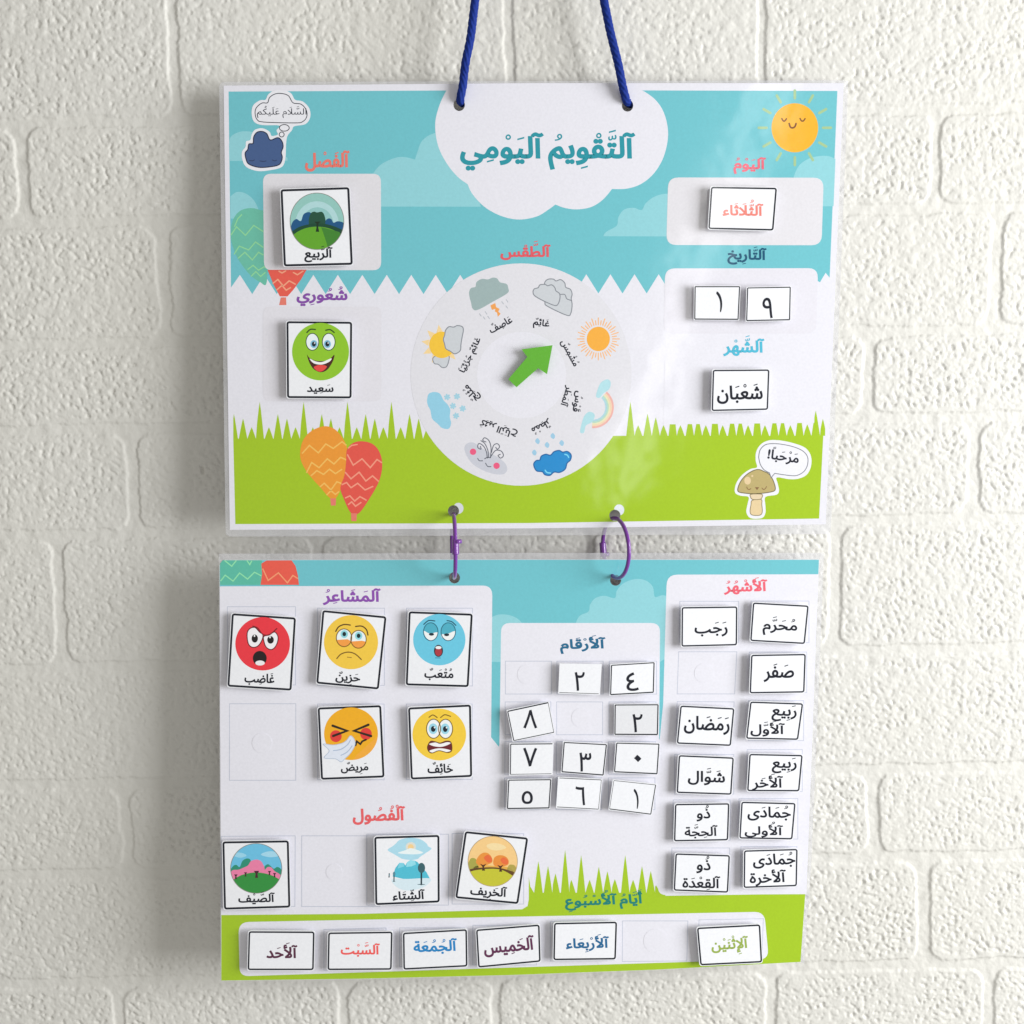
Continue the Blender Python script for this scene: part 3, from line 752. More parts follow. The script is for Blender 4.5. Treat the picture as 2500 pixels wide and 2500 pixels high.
# ================================================================ LOWER BOARD
low = thing('hanging_board', SB(1250, 2375), 'lower laminated board full of small word and face cards, hung from purple rings', 'board')
hole_l = [ell(1109.5, 1410.5, 13.5, 14, 24), ell(1503, 1417, 13.5, 13, 24)]
paper_l = [(536, 1380), (548, 1367), (1250, 1366), (2000, 1366), (1984, 1750), (1969, 2100), (1954.5, 2349), (1600, 2368), (1250, 2381), (880, 2390), (540, 2394.5), (538, 1900)]
MB().slab(SB, paper_l, PAPER, holes=hole_l, thick=0.0005).build('paper_sheet', low)
MB().slab(SB, [(534, 1352), (1250, 1350), (2012, 1350), (1996, 1750), (1981, 2100), (1963, 2352), (1954.5, 2349), (1969, 2100), (1984, 1750), (2000, 1366), (1250, 1366), (548, 1367), (536, 1380), (538, 1900), (540, 2394.5), (539, 2394), (536, 1900)], FILM, top=-0.00005, thick=0.00018).build('laminate_film', low)
sk = [(536.6, 1380), (548, 1367.6), (1250, 1366.6), (1999.4, 1366.6), (1985, 1720), (1611, 1720)] + K((1345, 1330), (1338, 1300)) + [(1590, 1640), (1225, 1640)] + K((118, 1385), (60, 1312)) + [(1190, 1700), (537.5, 1600)]
sk = [(536.6, 1380), (548, 1367.6), (1250, 1366.6), (1999.4, 1366.6), (1995, 1470), (1640, 1500), (1617, 1740), (1610.5, 1806), (1600, 1790), (1590, 1600), (1240, 1600), (1226, 1780), (1218, 1823.5), (1199, 1800), (1190, 1500), (536.8, 1480)]
skl = MB().fill(SB, sk, 1, TEAL, holes=hole_l).build('sky_print', low)
cloud(smooth(K((690, 470), (730, 388), (800, 352), (812, 300), (850, 252), (920, 232), (1000, 250), (1015, 195), (1065, 138), (1150, 106), (1235, 115), (1290, 165), (1305, 240), (1360, 228), (1420, 240)), 5, False) + K((1400, 700), (1345, 735), (1300, 735), (1300, 520)), skl, SB)
cloud(smooth(K((60, 395), (120, 375), (190, 378), (250, 400), (290, 435), (310, 480)), 5, False) + K((200, 735), (60, 735)), skl, SB)
# tops of two balloons at the upper left corner
gbl = smooth(I((118, 80), (440, 80), (432, 180), (425, 276), (118, 276)), 1)
go_ = MB().fill(SB, I((116, 112), (136, 86), (434, 86), (440, 180), (424, 274), (116, 274)), 3, mat((88, 180, 158))).build('balloon_print', low)
ro_ = MB().fill(SB, I((430, 112), (470, 88), (660, 87), (690, 130), (708, 200), (716, 274), (424, 274), (436, 190)), 4, mat((224, 88, 72))).build('balloon_print', low)
for o_, m_, ls in ((go_, mat((140, 216, 166)), (((150, 88), (205, 132), (240, 88)), ((320, 88), (342, 120), (358, 90)), ((120, 245), (155, 200), (215, 245), (265, 184), (325, 230), (378, 178), (430, 205)))),
                   (ro_, mat((250, 152, 110)), (((440, 150), (482, 240), (560, 182), (628, 258), (670, 202), (708, 226)),))):
    for l in ls: MB().stroke(SB, I(*l), 3.0, 5, m_, cap=False).build('stripe', o_)
# green meadow
gp_ = []
tips = [Pv((x, y))[0] for x, y in ((40, 172), (105, 205), (155, 255), (220, 95), (262, 298), (328, 130), (385, 298), (447, 210), (505, 240), (555, 293), (625, 130), (678, 298), (738, 205), (797, 238), (832, 335))]
base_y = 2040 + 385 * 0.36232
ge = grass_edge([(x, y, 10.5) for x, y in tips], base_y, 1291, 1610)
MB().fill(SB, [(540.3, 2234)] + [(880, 2231), (1275, 2220), (1288, 2212), (1291, 2195)] + [(1291, 2141), (1295, 2165)] + ge[1:] + [(1611, 2160), (1625, 2187), (1966, 2182), (1954.5, 2348.5), (1600, 2367.5), (1250, 2380.5), (880, 2389.5), (540.3, 2394)], 1, GRASS).build('grass_print', low)
# white panels
panel(SB, [(536.4, 1431.5), (1202, 1429.5), (1199, 1803), (537.2, 1800)], [3, 24, 0, 0], low, 5)
panel(SB, [(1223.5, 1521), (1611.5, 1521), (1609, 1830), (1219, 1830)], [22, 22, 0, 0], low, 5)
panel(SB, [(1628, 1403), (1998, 1402), (1969, 2183), (1606, 2185)], [26, 0, 0, 20], low, 5)
panel(SB, N_((250, 1253)) + [(1866, 2226), (1877, 2342)] + N_((262, 1785)), [26, 24, 24, 22], low, 5)

def heading_l(*a, **k): heading(SB, *a, low, **k)
heading(SB, 'آلمَشَاعِرُ', Jv, (135, 128, 630, 272), (136, 76, 168), low)
heading(SB, 'آلأَرْقَام', K, (583, 530, 930, 672), (28, 98, 134), low, -1)
heading(SB, 'آلأَشْهُرُ', L, (770, 132, 1258, 328), (226, 96, 112), low, -1)
heading(SB, 'آلْفُصُول', ID, (861, 1964, 989, 2013), (224, 92, 96), low, -1)
heading(SB, 'أَيَّامُ آلأُسْبُوعِ', Pv, (218, 364, 742, 512), (20, 122, 112), low, -2)

# printed slots and the clear sticky dots in the empty ones
SLOT = mat((186, 190, 204))
slots = [I(*box(172, 440, 690, 1035)), I(*box(188, 1178, 692, 1760)), Jv(*box(88, 298, 662, 960)), Jv(*box(852, 298, 1418, 965)), Jv(*box(90, 1120, 660, 1770)), Jv(*box(850, 1120, 1415, 1768)),
         N_((82, 410), (808, 405), (805, 1098), (82, 1105)), N_(*box(872, 405, 1640, 1100)), O(*box(60, 296, 830, 965)), O(*box(865, 290, 1540, 955))]
for r in range(4):
    y0, y1 = ((730, 980), (1040, 1290), (1342, 1590), (1618, 1860))[r]
    for c_ in range(3):
        x0, x1 = ((168, 518), (560, 912), (958, 1318))[c_]
        slots.append(K(*box(x0 - r * 2, y0, x1 - r * 4, y1)))
slots += [L(*box(275, 405, 935, 865)), L((262, 972), (915, 972), (890, 1445), (245, 1445)), L((245, 1530), (885, 1535), (860, 2000), (235, 2000)), L(*box(1075, 402, 1725, 870)), L(*box(1055, 975, 1700, 1430)), L(*box(1045, 1520, 1665, 1970)),
          M_(*box(215, 285, 880, 730)), M_(*box(1030, 230, 1650, 700)), M_(*box(200, 795, 840, 1250)), M_(*box(940, 780, 1600, 1235)), M_(*box(185, 1335, 835, 1815)), M_(*box(960, 1320, 1590, 1770)),
          Pv((607, 575), (1047, 575), (1040, 845), (605, 848)), Pv((1122, 568), (1556, 560), (1545, 840), (1118, 850)), Pv((120, 580), (555, 575), (550, 840), (120, 845)), O(*box(1060, 1155, 1660, 1530)), O(*box(370, 1180, 985, 1545)), N_((1090, 1325), (1700, 1310), (1690, 1720), (1090, 1725))]
sm_ = MB()
for s_ in slots: sm_.stroke(SB, s_, 1.7, 7, SLOT, True)
sm_.build('slot_outline', low)
DOT = mat((213, 211, 220), rough=0.2, grain=0.01)
for f, x, y, r in ((I, 435, 1475, 76), (N_, 1190, 760, 80), (K, 335, 830, 76), (K, 745, 1160, 74), (L, 545, 1212, 108), (Pv, 830, 710, 82)):
    c_ = f((x, y))[0]; rr = r * sc(f)
    d_ = MB().slab(SB, ell(c_[0], c_[1], rr, rr, 32), PAPER, top=0.00010, thick=0.00010)
    d_.build('sticky_dot', low)

# ================================================================ CARDS
def card(S, f, q, name, label, cat, group, rad=7.5, bw=5.0, lift=0.0030, tilt=(0, 0, 0), sides=None, edge=INK):
    """a laminated card standing lift metres off its board; tilt adds height at TL, TR, BL"""
    q = f(*q)
    h = [lift + t for t in tilt]
    CS = Surf(S(*q[0], h[0]), S(*q[1], h[1]), S(*q[3], h[2]))
    c = (sum(p[0] for p in q) / 4, sum(p[1] for p in q) / 4)
    t = thing(name, S(*c, 0.0), label, cat, group)
    body = MB().slab(CS, rquad(grow(q, 1.6), rad), CARDW, thick=0.0006)
    pad = ell(c[0], c[1], 22, 22, 20)
    tp = [CS(x, y, -0.0006) for x, y in pad]; bt = [S(x, y, 0.0003) for x, y in pad]
    body.tris(tp + bt, [(i, (i + 1) % 20, 20 + (i + 1) % 20, 20 + i) for i in range(20)], CARDW)
    body.build('card_body', t)
    if sides is None:
        b = MB().stroke(CS, rquad(grow(q, -bw / 2), max(0.01, rad - bw / 2)) if rad > 0 else grow(q, -bw / 2), bw, 2, edge, True)
        b.build('border', t)
    elif sides:
        b = MB(); g_ = grow(q, -1.2)
        for s_, w_ in sides: 
            a_, b2 = g_[s_], g_[(s_ + 1) % 4]
            b.stroke(CS, [a_, b2], w_, 2, edge, cap=False)
        b.build('border', t)
    return t, CS
def word(t, CS, txt, f, rect, m=INK, bold=MID, ang=0.0, n='lettering'):
    MB().text(CS, txt, tr(f, *rect), 8, m, bold, ang).build(n, t)
def disc(t, CS, f, cx, cy, rx, ry, rgb, name='face'):
    return MB().fill(CS, f(*ell(cx, cy, rx, ry, 56)), 3, mat(rgb)).build(name, t)
def part(CS, name, parent, ops):
    b = MB()
    for op in ops:
        if op[0] == 'f': b.fill(CS, op[1], op[2], mat(op[3]))
        else: b.stroke(CS, op[1], op[4], op[2], mat(op[3]), op[5] if len(op) > 5 else False)
    return b.build(name, parent)

FG = 'feeling cards with faces'; SG = 'season cards with round pictures'; NG = 'number cards'; MG = 'month name cards'; DG = 'day name cards'
DK = (44, 36, 30)
# happy (upper board)
t, CS = card(ST, Dd, ((550, 398), (993, 402), (989, 918), (554, 916)), 'feeling_card', 'card with a smiling green face on the upper board', 'card', FG, tilt=(0.0003, 0, 0))
fc = disc(t, CS, Dd, 780, 603, 192, 194, (138, 190, 38))
for x, ix in ((725, 735), (835, 826)):
    part(CS, 'eye', fc, [('f', Dd(*ell(x, 537, 43, 57)), 4, (226, 238, 240)), ('s', Dd(*ell(x, 537, 43, 57)), 5, (40, 70, 30), 2, True), ('f', Dd(*ell(ix, 552, 24, 27)), 5, (130, 186, 214)), ('f', Dd(*ell(ix, 552, 14, 17)), 6, (14, 30, 44)), ('f', Dd(*ell(ix + 5, 545, 4, 5)), 7, (240, 240, 240))])
for l in (((688, 474), (712, 453), (745, 454)), ((815, 459), (845, 455), (872, 474))): part(CS, 'eyebrow', fc, [('s', smooth(Dd(*l), 4, False), 4, (40, 70, 20), 3.2)])
part(CS, 'mouth', fc, [('f', smooth(Dd((688, 622), (705, 645), (745, 663), (790, 667), (838, 656), (873, 624), (862, 670), (825, 725), (780, 742), (735, 722), (705, 678)), 4), 4, (70, 28, 20)), ('f', smooth(Dd((706, 650), (745, 668), (790, 673), (852, 648), (840, 670), (790, 690), (735, 682)), 4), 5, (236, 238, 238)), ('f', smooth(Dd((735, 706), (775, 692), (822, 702), (800, 730), (775, 738), (750, 728)), 4), 5, (222, 70, 66))])
word(t, CS, 'سَعِيد', Dd, (688, 822, 868, 888))
# angry
t, CS = card(SB, I, ((205, 490), (693, 522), (660, 1078), (172, 1048)), 'feeling_card', 'card with a shouting angry red face', 'card', FG, tilt=(0.0002, 0.0004, 0))
fc = disc(t, CS, I, 440, 722, 208, 203, (226, 52, 64))
part(CS, 'eye', fc, [('f', smooth(I((322, 645), (342, 607), (382, 598), (415, 632), (442, 655), (432, 700), (402, 740), (360, 748), (330, 718)), 4), 4, (236, 232, 236)), ('s', smooth(I((322, 645), (342, 607), (382, 598), (415, 632), (442, 655), (432, 700), (402, 740), (360, 748), (330, 718)), 4), 5, (92, 14, 24), 2.4, True), ('f', I(*ell(380, 682, 24, 31)), 6, (20, 14, 16)), ('f', I(*ell(378, 662, 6, 8)), 7, (236, 236, 236))])
part(CS, 'eye', fc, [('f', smooth(I((448, 695), (450, 665), (490, 655), (530, 632), (556, 665), (552, 712), (530, 752), (500, 766), (465, 745)), 4), 4, (236, 232, 236)), ('s', smooth(I((448, 695), (450, 665), (490, 655), (530, 632), (556, 665), (552, 712), (530, 752), (500, 766), (465, 745)), 4), 5, (92, 14, 24), 2.4, True), ('f', I(*ell(500, 692, 25, 29)), 6, (20, 14, 16)), ('f', I(*ell(496, 672, 6, 8)), 7, (236, 236, 236))])
part(CS, 'eyebrow', fc, [('s', smooth(I((365, 588), (402, 602), (440, 650), (492, 652), (548, 606)), 4, False), 8, (120, 18, 28), 2.6)])
part(CS, 'mouth', fc, [('f', I(*ell(418, 832, 53, 56)), 4, (24, 12, 16)), ('f', I(*ell(420, 868, 36, 19)), 5, (232, 230, 232))])
word(t, CS, 'غَاضِب', I, (302, 938, 530, 1038), ang=2)
# sad
t, CS = card(SB, Jv, ((130, 315), (680, 368), (615, 995), (78, 945)), 'feeling_card', 'tilted card with a frowning sad yellow face', 'card', FG, tilt=(0.0006, 0.0002, 0.0004))
fc = disc(t, CS, Jv, 376, 590, 232, 232, (232, 192, 66))
for x, y, px2, py2 in ((316, 552, 318, 520), (440, 565, 441, 535)):
    part(CS, 'eye', fc, [('f', Jv(*ell(x, y, 66, 76)), 4, (226, 238, 238)), ('f', Jv(*ell(px2, py2, 32, 34)), 5, (140, 206, 216)), ('f', Jv(*ell(px2, py2, 16, 19)), 6, (14, 34, 40)),
                         ('f', clip(Jv(*ell(x, y, 66, 76)), Jv((x - 90, y + 22), (x, y - 4 if x < 400 else y + 5), (x + 30, y + 12), (x + 90, y + 8), (x + 90, y + 120), (x - 90, y + 120))), 7, (234, 152, 66)), ('s', Jv(*ell(x, y, 66, 76)), 8, (120, 84, 30), 2.2, True)])
for l in (((245, 497), (270, 458), (318, 438), (370, 443)), ((415, 455), (468, 452), (508, 482), (521, 528))): part(CS, 'eyebrow', fc, [('s', smooth(Jv(*l), 4, False), 9, (78, 50, 16), 3.0)])
part(CS, 'mouth', fc, [('s', smooth(Jv((254, 730), (290, 692), (350, 675), (410, 690), (464, 738)), 5, False), 4, (112, 82, 24), 2.8), ('s', Jv((345, 718), (380, 722)), 4, (150, 112, 34), 2)])
word(t, CS, 'حَزِينٌ', Jv, (242, 842, 455, 960), ang=4)
# tired
t, CS = card(SB, Jv, ((870, 325), (1420, 345), (1385, 975), (845, 960)), 'feeling_card', 'card with a yawning tired light blue face', 'card', FG, tilt=(0, 0.0005, 0.0002))
fc = disc(t, CS, Jv, 1133, 568, 224, 220, (102, 192, 218))
for x, wp, pp in ((1060, ((1000, 492), (1050, 516), (1120, 505), (1102, 560), (1060, 575), (1018, 548)), (1066, 522)), (1210, ((1150, 522), (1200, 520), (1268, 494), (1260, 540), (1225, 576), (1185, 570), (1155, 548)), (1196, 526))):
    part(CS, 'eye', fc, [('f', Jv(*ell(x, 500, 62, 77)), 4, (74, 168, 190)), ('f', smooth(Jv(*wp), 3), 5, (232, 240, 242)), ('f', Jv(*ell(*pp, 22, 12)), 6, (20, 40, 52)), ('s', Jv(*ell(x, 500, 62, 77)), 7, (34, 96, 116), 2.0, True)])
for l in (((1000, 437), (1042, 404), (1095, 408)), ((1200, 405), (1240, 414), (1275, 445))): part(CS, 'eyebrow', fc, [('s', smooth(Jv(*l), 4, False), 8, (24, 70, 88), 2.6)])
part(CS, 'mouth', fc, [('f', Jv(*ell(1126, 664, 39, 52)), 4, (44, 40, 52)), ('f', Jv(*ell(1126, 672, 29, 36)), 5, (168, 52, 62)), ('f', Jv(*ell(1126, 636, 26, 13)), 6, (232, 234, 238)), ('s', Jv((1100, 724), (1142, 725)), 4, (50, 130, 156), 2)])
word(t, CS, 'مُتْعَبٌ', Jv, (1005, 808, 1255, 918), ang=1)
# sick
t, CS = card(SB, Jv, ((90, 1150), (635, 1130), (663, 1750), (118, 1770)), 'feeling_card', 'card with a sneezing orange face and a white tissue', 'card', FG, tilt=(0, 0.0004, 0.0003))
fc = disc(t, CS, Jv, 376, 1375, 231, 226, (232, 168, 26))
part(CS, 'cheek', fc, [('f', Jv(*ell(246, 1396, 50, 51)), 4, (216, 58, 52))]); part(CS, 'cheek', fc, [('f', Jv(*ell(504, 1376, 50, 52)), 4, (216, 58, 52))])
part(CS, 'chin', fc, [('f', clip(Jv(*ell(376, 1375, 230, 225, 56)), Jv((470, 1470), (620, 1290), (640, 1640), (330, 1640), (420, 1560))), 3.6, (246, 166, 56))])
part(CS, 'eye', fc, [('s', Jv((218, 1306), (342, 1350), (222, 1394)), 6, (40, 28, 16), 6.0)]); part(CS, 'eye', fc, [('s', Jv((525, 1298), (402, 1350), (548, 1395)), 6, (40, 28, 16), 6.0)])
part(CS, 'mouth', fc, [('s', Jv((415, 1474), (425, 1440), (456, 1464), (472, 1440), (504, 1426)), 6, (40, 28, 16), 4.6)])
part(CS, 'tissue', fc, [('f', smooth(Jv((370, 1392), (402, 1420), (410, 1470), (372, 1540), (322, 1590), (290, 1616), (242, 1590), (145, 1582), (190, 1522), (138, 1464), (222, 1472), (300, 1456), (340, 1430)), 4), 7, (216, 222, 234)), ('s', smooth(Jv((370, 1392), (402, 1420), (410, 1470), (372, 1540), (322, 1590), (290, 1616), (242, 1590), (145, 1582), (190, 1522), (138, 1464), (222, 1472), (300, 1456), (340, 1430)), 4), 8, (178, 190, 208), 1.6, True),
                         ('s', smooth(Jv((225, 1520), (290, 1508), (345, 1470), (370, 1430)), 4, False), 8, (172, 186, 208), 2.6), ('s', smooth(Jv((290, 1560), (345, 1530), (385, 1480)), 4, False), 8, (172, 186, 208), 2.6)])
word(t, CS, 'مَرِيضٌ', Jv, (288, 1612, 525, 1728), ang=-2)
# scared
t, CS = card(SB, Jv, ((865, 1150), (1405, 1125), (1415, 1745), (888, 1768)), 'feeling_card', 'card with a scared yellow face baring its teeth', 'card', FG, tilt=(0.0003, 0.0003, 0))
fc = disc(t, CS, Jv, 1133, 1382, 230, 222, (234, 196, 60))
for x, y in ((1084, 1332), (1187, 1333)):
    part(CS, 'eye', fc, [('f', Jv(*ell(x, y, 60, 82)), 4 if x < 1100 else 4.5, (232, 240, 240)), ('s', Jv(*ell(x, y, 60, 82)), 8, (112, 86, 24), 2.2, True), ('f', Jv(*ell(x - 4, y, 38, 46)), 5, (150, 206, 224)), ('f', Jv(*ell(x - 3, y + 2, 20, 25)), 6, (14, 26, 40)), ('f', Jv(*ell(x + 8, y - 10, 6, 7)), 7, (240, 240, 240))])
for l in (((1045, 1234), (1078, 1214), (1115, 1236)), ((1145, 1236), (1180, 1212), (1230, 1226))): part(CS, 'eyebrow', fc, [('s', smooth(Jv(*l), 4, False), 9, (110, 80, 20), 2.4)])
mo = smooth(Jv((1032, 1485), (1058, 1440), (1100, 1444), (1140, 1455), (1190, 1438), (1230, 1445), (1242, 1490), (1235, 1526), (1200, 1536), (1130, 1520), (1070, 1541), (1040, 1522)), 4)
part(CS, 'mouth', fc, [('f', mo, 4, (104, 24, 34)), ('f', smooth(Jv((1046, 1462), (1100, 1450), (1140, 1462), (1200, 1447), (1230, 1456), (1190, 1477), (1140, 1488), (1080, 1480)), 4), 5, (236, 236, 236)), ('f', smooth(Jv((1048, 1522), (1090, 1506), (1140, 1500), (1190, 1506), (1232, 1520), (1190, 1532), (1130, 1517), (1075, 1536)), 4), 5, (236, 236, 236)), ('s', mo, 6, (96, 60, 30), 2, True)])
word(t, CS, 'خَائِفٌ', Jv, (1032, 1612, 1250, 1730), ang=-1)

# season pictures, all cut to their disc
def scene_disc(t, CS, f, cx, cy, rx, ry, base, shapes, rim=(128, 128, 120)):
    D_ = f(*ell(cx, cy, rx, ry, 64))
    o = MB().fill(CS, D_, 3, mat(base)).stroke(CS, D_, 1.5, 7.5, mat(rim), True).build('round_picture', t)
    for name, pts, layer, rgb in shapes:
        p = clip(pts, D_)
        if len(p) > 2: MB().fill(CS, p, layer, mat(rgb)).build(name, o)
    return o
t, CS = card(ST, A, ((549, 928), (1049, 912), (1074, 1476), (573, 1488)), 'season_card', 'card with a dark tree on a green hill, on the upper board', 'card', SG, tilt=(0.0008, 0, 0.0008), bw=5.4)
def hill(f, pts, cx, cy, rx, ry): return smooth(f(*pts), 5, False) + f((cx + rx * 1.05, cy + ry * 1.05), (cx - rx * 1.05, cy + ry * 1.05))
scene_disc(t, CS, Q, 1000, 880, 577, 606, (140, 190, 182), [
    ('sky_band', Q(*ell(1000, 960, 470, 510, 40)), 3.4, (168, 206, 208)), ('sky_band', Q(*ell(1010, 980, 350, 400, 40)), 3.8, (138, 188, 186)),
    ('trees', smooth(Q((440, 1020), (480, 890), (560, 830), (625, 870), (665, 860), (705, 740), (780, 690), (870, 705), (930, 900), (960, 1040), (700, 1080), (470, 1180)), 4), 4.2, (18, 80, 126)),
    ('trees', smooth(Q((1120, 1000), (1180, 868), (1250, 818), (1312, 840), (1355, 910), (1450, 878), (1580, 925), (1570, 1080), (1480, 1180), (1250, 1090)), 4), 4.2, (16, 78, 124)),
    ('tree', smooth(Q((822, 860), (865, 712), (940, 672), (1000, 690), (1100, 676), (1152, 735), (1182, 860), (1150, 985), (1000, 1000), (850, 985)), 4), 4.6, (22, 74, 54)),
    ('hedge', hill(Q, ((400, 1150), (600, 1010), (820, 945), (1000, 925), (1200, 940), (1400, 1000), (1600, 1090)), 1000, 880, 577, 606), 5.0, (10, 66, 44)),
    ('hill', hill(Q, ((450, 1210), (560, 1120), (720, 1040), (900, 1000), (1100, 1000), (1300, 1045), (1480, 1140), (1560, 1220)), 1000, 880, 577, 606), 5.4, (92, 158, 34)),
    ('hill_shade', Q((1090, 1005), (1480, 1110), (1560, 1240), (1450, 1400), (1240, 1480), (1200, 1330), (1140, 1150)), 5.8, (58, 124, 40)),
    ('trunk', Q((990, 930), (940, 890), (1080, 885), (1030, 930), (1028, 1020), (1050, 1105), (972, 1105), (988, 1020)), 6.2, (10, 40, 18))])
word(t, CS, 'آلرَّبيع', A, (722, 1335, 928, 1458), ang=0)
t, CS = card(SB, N_, ((92, 460), (745, 450), (760, 1110), (108, 1130)), 'season_card', 'card with pink blossom trees under a blue sky', 'card', SG, tilt=(0, 0.0003, 0))
def hl(pts): return hill(N_, pts, 425, 725, 252, 244)
shp = [('cloud', smooth(N_((200, 600), (230, 570), (290, 575), (330, 600), (270, 620)), 4), 3.4, (150, 206, 228)), ('cloud', smooth(N_((470, 590), (530, 560), (600, 560), (650, 600), (560, 615)), 4), 3.4, (160, 210, 230)),
       ('bush', smooth(N_((180, 760), (195, 705), (230, 690), (262, 712), (290, 650), (340, 627), (372, 652), (370, 760)), 4), 3.8, (38, 138, 112)), ('bush', smooth(N_((500, 720), (535, 684), (565, 700), (598, 728), (632, 710), (670, 735), (670, 790), (520, 780)), 4), 3.8, (38, 138, 112)),
       ('blossom', smooth(N_((165, 830), (185, 748), (250, 738), (300, 718), (345, 695), (372, 655), (425, 638), (472, 655), (502, 705), (510, 738), (535, 713), (572, 715), (605, 752), (652, 780), (680, 820), (600, 850), (230, 850)), 4), 4.2, (226, 124, 162)),
       ('hill', hl(((165, 870), (215, 825), (300, 784), (425, 764), (550, 784), (640, 825), (690, 860))), 4.6, (44, 138, 58))]
for x, y, s_ in ((428, 785, 1.5), (225, 808, 1), (320, 785, 0.9), (555, 772, 0.9), (605, 792, 0.9)): shp.append(('trunk', N_((x - 10 * s_, y + 22 * s_), (x - 6 * s_, y - 5 * s_), (x - 18 * s_, y - 24 * s_), (x + 18 * s_, y - 24 * s_), (x + 6 * s_, y - 5 * s_), (x + 10 * s_, y + 22 * s_)), 5, (66, 24, 38)))
scene_disc(t, CS, N_, 425, 725, 252, 244, (104, 186, 220), shp)
word(t, CS, 'آلصَّيْف', N_, (248, 950, 608, 1078), ang=-1)
t, CS = card(SB, O, ((130, 320), (745, 303), (748, 940), (140, 965)), 'season_card', 'card with a snowy blue mountain and bare trees', 'card', SG, lift=0.003, tilt=(0.0006, 0, 0.0006))
wo = MB().fill(CS, smooth(O((330, 388), (370, 350), (440, 332), (510, 332), (570, 346), (622, 382), (640, 412), (672, 432), (622, 470), (562, 510), (540, 530), (480, 540), (400, 530), (360, 510), (310, 480), (256, 445), (300, 412)), 3), 3, mat((166, 210, 226))).build('winter_picture', t)
part(CS, 'sun', wo, [('f', O(*ell(475, 415, 48, 44)), 4, (214, 214, 204)), ('f', O(*ell(475, 418, 28, 28)), 5, (236, 200, 140))])
part(CS, 'cloud', wo, [('f', smooth(O((355, 475), (420, 448), (475, 428), (545, 448), (590, 472), (500, 486)), 4), 6, (224, 234, 240))])
part(CS, 'mountain', wo, [('f', O((303, 695), (330, 615), (368, 565), (408, 568), (425, 592), (440, 560), (470, 540), (512, 545), (540, 560), (572, 602), (622, 652), (655, 714), (450, 728)), 4, (76, 182, 204)), ('f', O((440, 560), (470, 540), (512, 545), (525, 580), (480, 600), (430, 605)), 5, (140, 212, 226)), ('f', O((368, 565), (408, 568), (412, 600), (350, 620)), 5, (120, 202, 220))])
part(CS, 'snow', wo, [('f', smooth(O((295, 722), (450, 718), (655, 712), (645, 760), (570, 806), (450, 828), (350, 800)), 4), 6, (206, 224, 232))])
for x, y0, y1, r in ((316, 740, 655, 12), (574, 770, 600, 34), (270, 700, 668, 6)):
    part(CS, 'tree', wo, [('s', O((x, y0), (x + 2, y1)), 7, (28, 52, 60), 2.6 if r < 30 else 4), ('f', O(*ell(x + 2, y1 + 14, r, r * 1.4)), 8, (52, 92, 100) if r > 30 else (80, 130, 146)), ('f', O(*ell(x, y0, r * 1.1, 4)), 7, (60, 90, 100))])
word(t, CS, 'آلشِّتَاء', O, (302, 812, 608, 932), ang=-2)
t, CS = card(SB, O, ((985, 268), (1582, 328), (1490, 955), (895, 900)), 'season_card', 'strongly tilted card with orange autumn trees', 'card', SG, lift=0.003, tilt=(0.0005, 0.0005, 0.0005))
def ho(pts): return hill(O, pts, 1248, 552, 233, 236)
shp = [('cloud', smooth(O((1190, 400), (1250, 380), (1330, 392), (1375, 425), (1290, 450), (1215, 435)), 4), 3.4, (246, 212, 160)),
       ('bush', smooth(O((1000, 650), (1030, 540), (1062, 520), (1098, 545), (1110, 640)), 4), 3.8, (162, 158, 72)), ('bush', smooth(O((1385, 640), (1400, 590), (1425, 583), (1455, 592), (1480, 640), (1450, 680)), 4), 3.8, (172, 156, 74)),
       ('bush', smooth(O((1080, 640), (1110, 585), (1200, 590), (1300, 600), (1400, 610), (1420, 660)), 4), 3.8, (220, 168, 72)),
       ('tree', smooth(O((1090, 560), (1108, 512), (1150, 474), (1200, 474), (1236, 510), (1242, 560), (1180, 590), (1120, 590)), 4), 4.2, (224, 142, 58)), ('tree', smooth(O((1252, 562), (1265, 515), (1310, 494), (1366, 505), (1396, 540), (1390, 585), (1320, 606), (1265, 594)), 4), 4.2, (224, 138, 56)),
       ('leaves', smooth(O((1165, 520), (1200, 490), (1236, 515), (1238, 555), (1200, 562)), 4), 4.5, (222, 104, 56)), ('leaves', smooth(O((1320, 535), (1355, 515), (1392, 545), (1385, 580), (1345, 575)), 4), 4.5, (224, 106, 58)),
       ('soil', ho(((990, 640), (1090, 615), (1250, 608), (1350, 622), (1450, 655), (1500, 690))), 4.8, (92, 62, 30)), ('hill', ho(((990, 665), (1090, 635), (1250, 622), (1350, 640), (1440, 690), (1500, 730))), 5.2, (190, 188, 48))]
for x, y in ((1158, 612), (1320, 622)): shp.append(('trunk', O((x - 12, y + 28), (x - 6, y - 5), (x - 30, y - 38), (x, y - 25), (x + 30, y - 38), (x + 7, y - 5), (x + 18, y + 28)), 5.6, (74, 44, 20)))
scene_disc(t, CS, O, 1248, 552, 233, 236, (244, 196, 132), shp, (176, 150, 110))
word(t, CS, 'آلخَرِيف', O, (1035, 782, 1382, 920), ang=4)

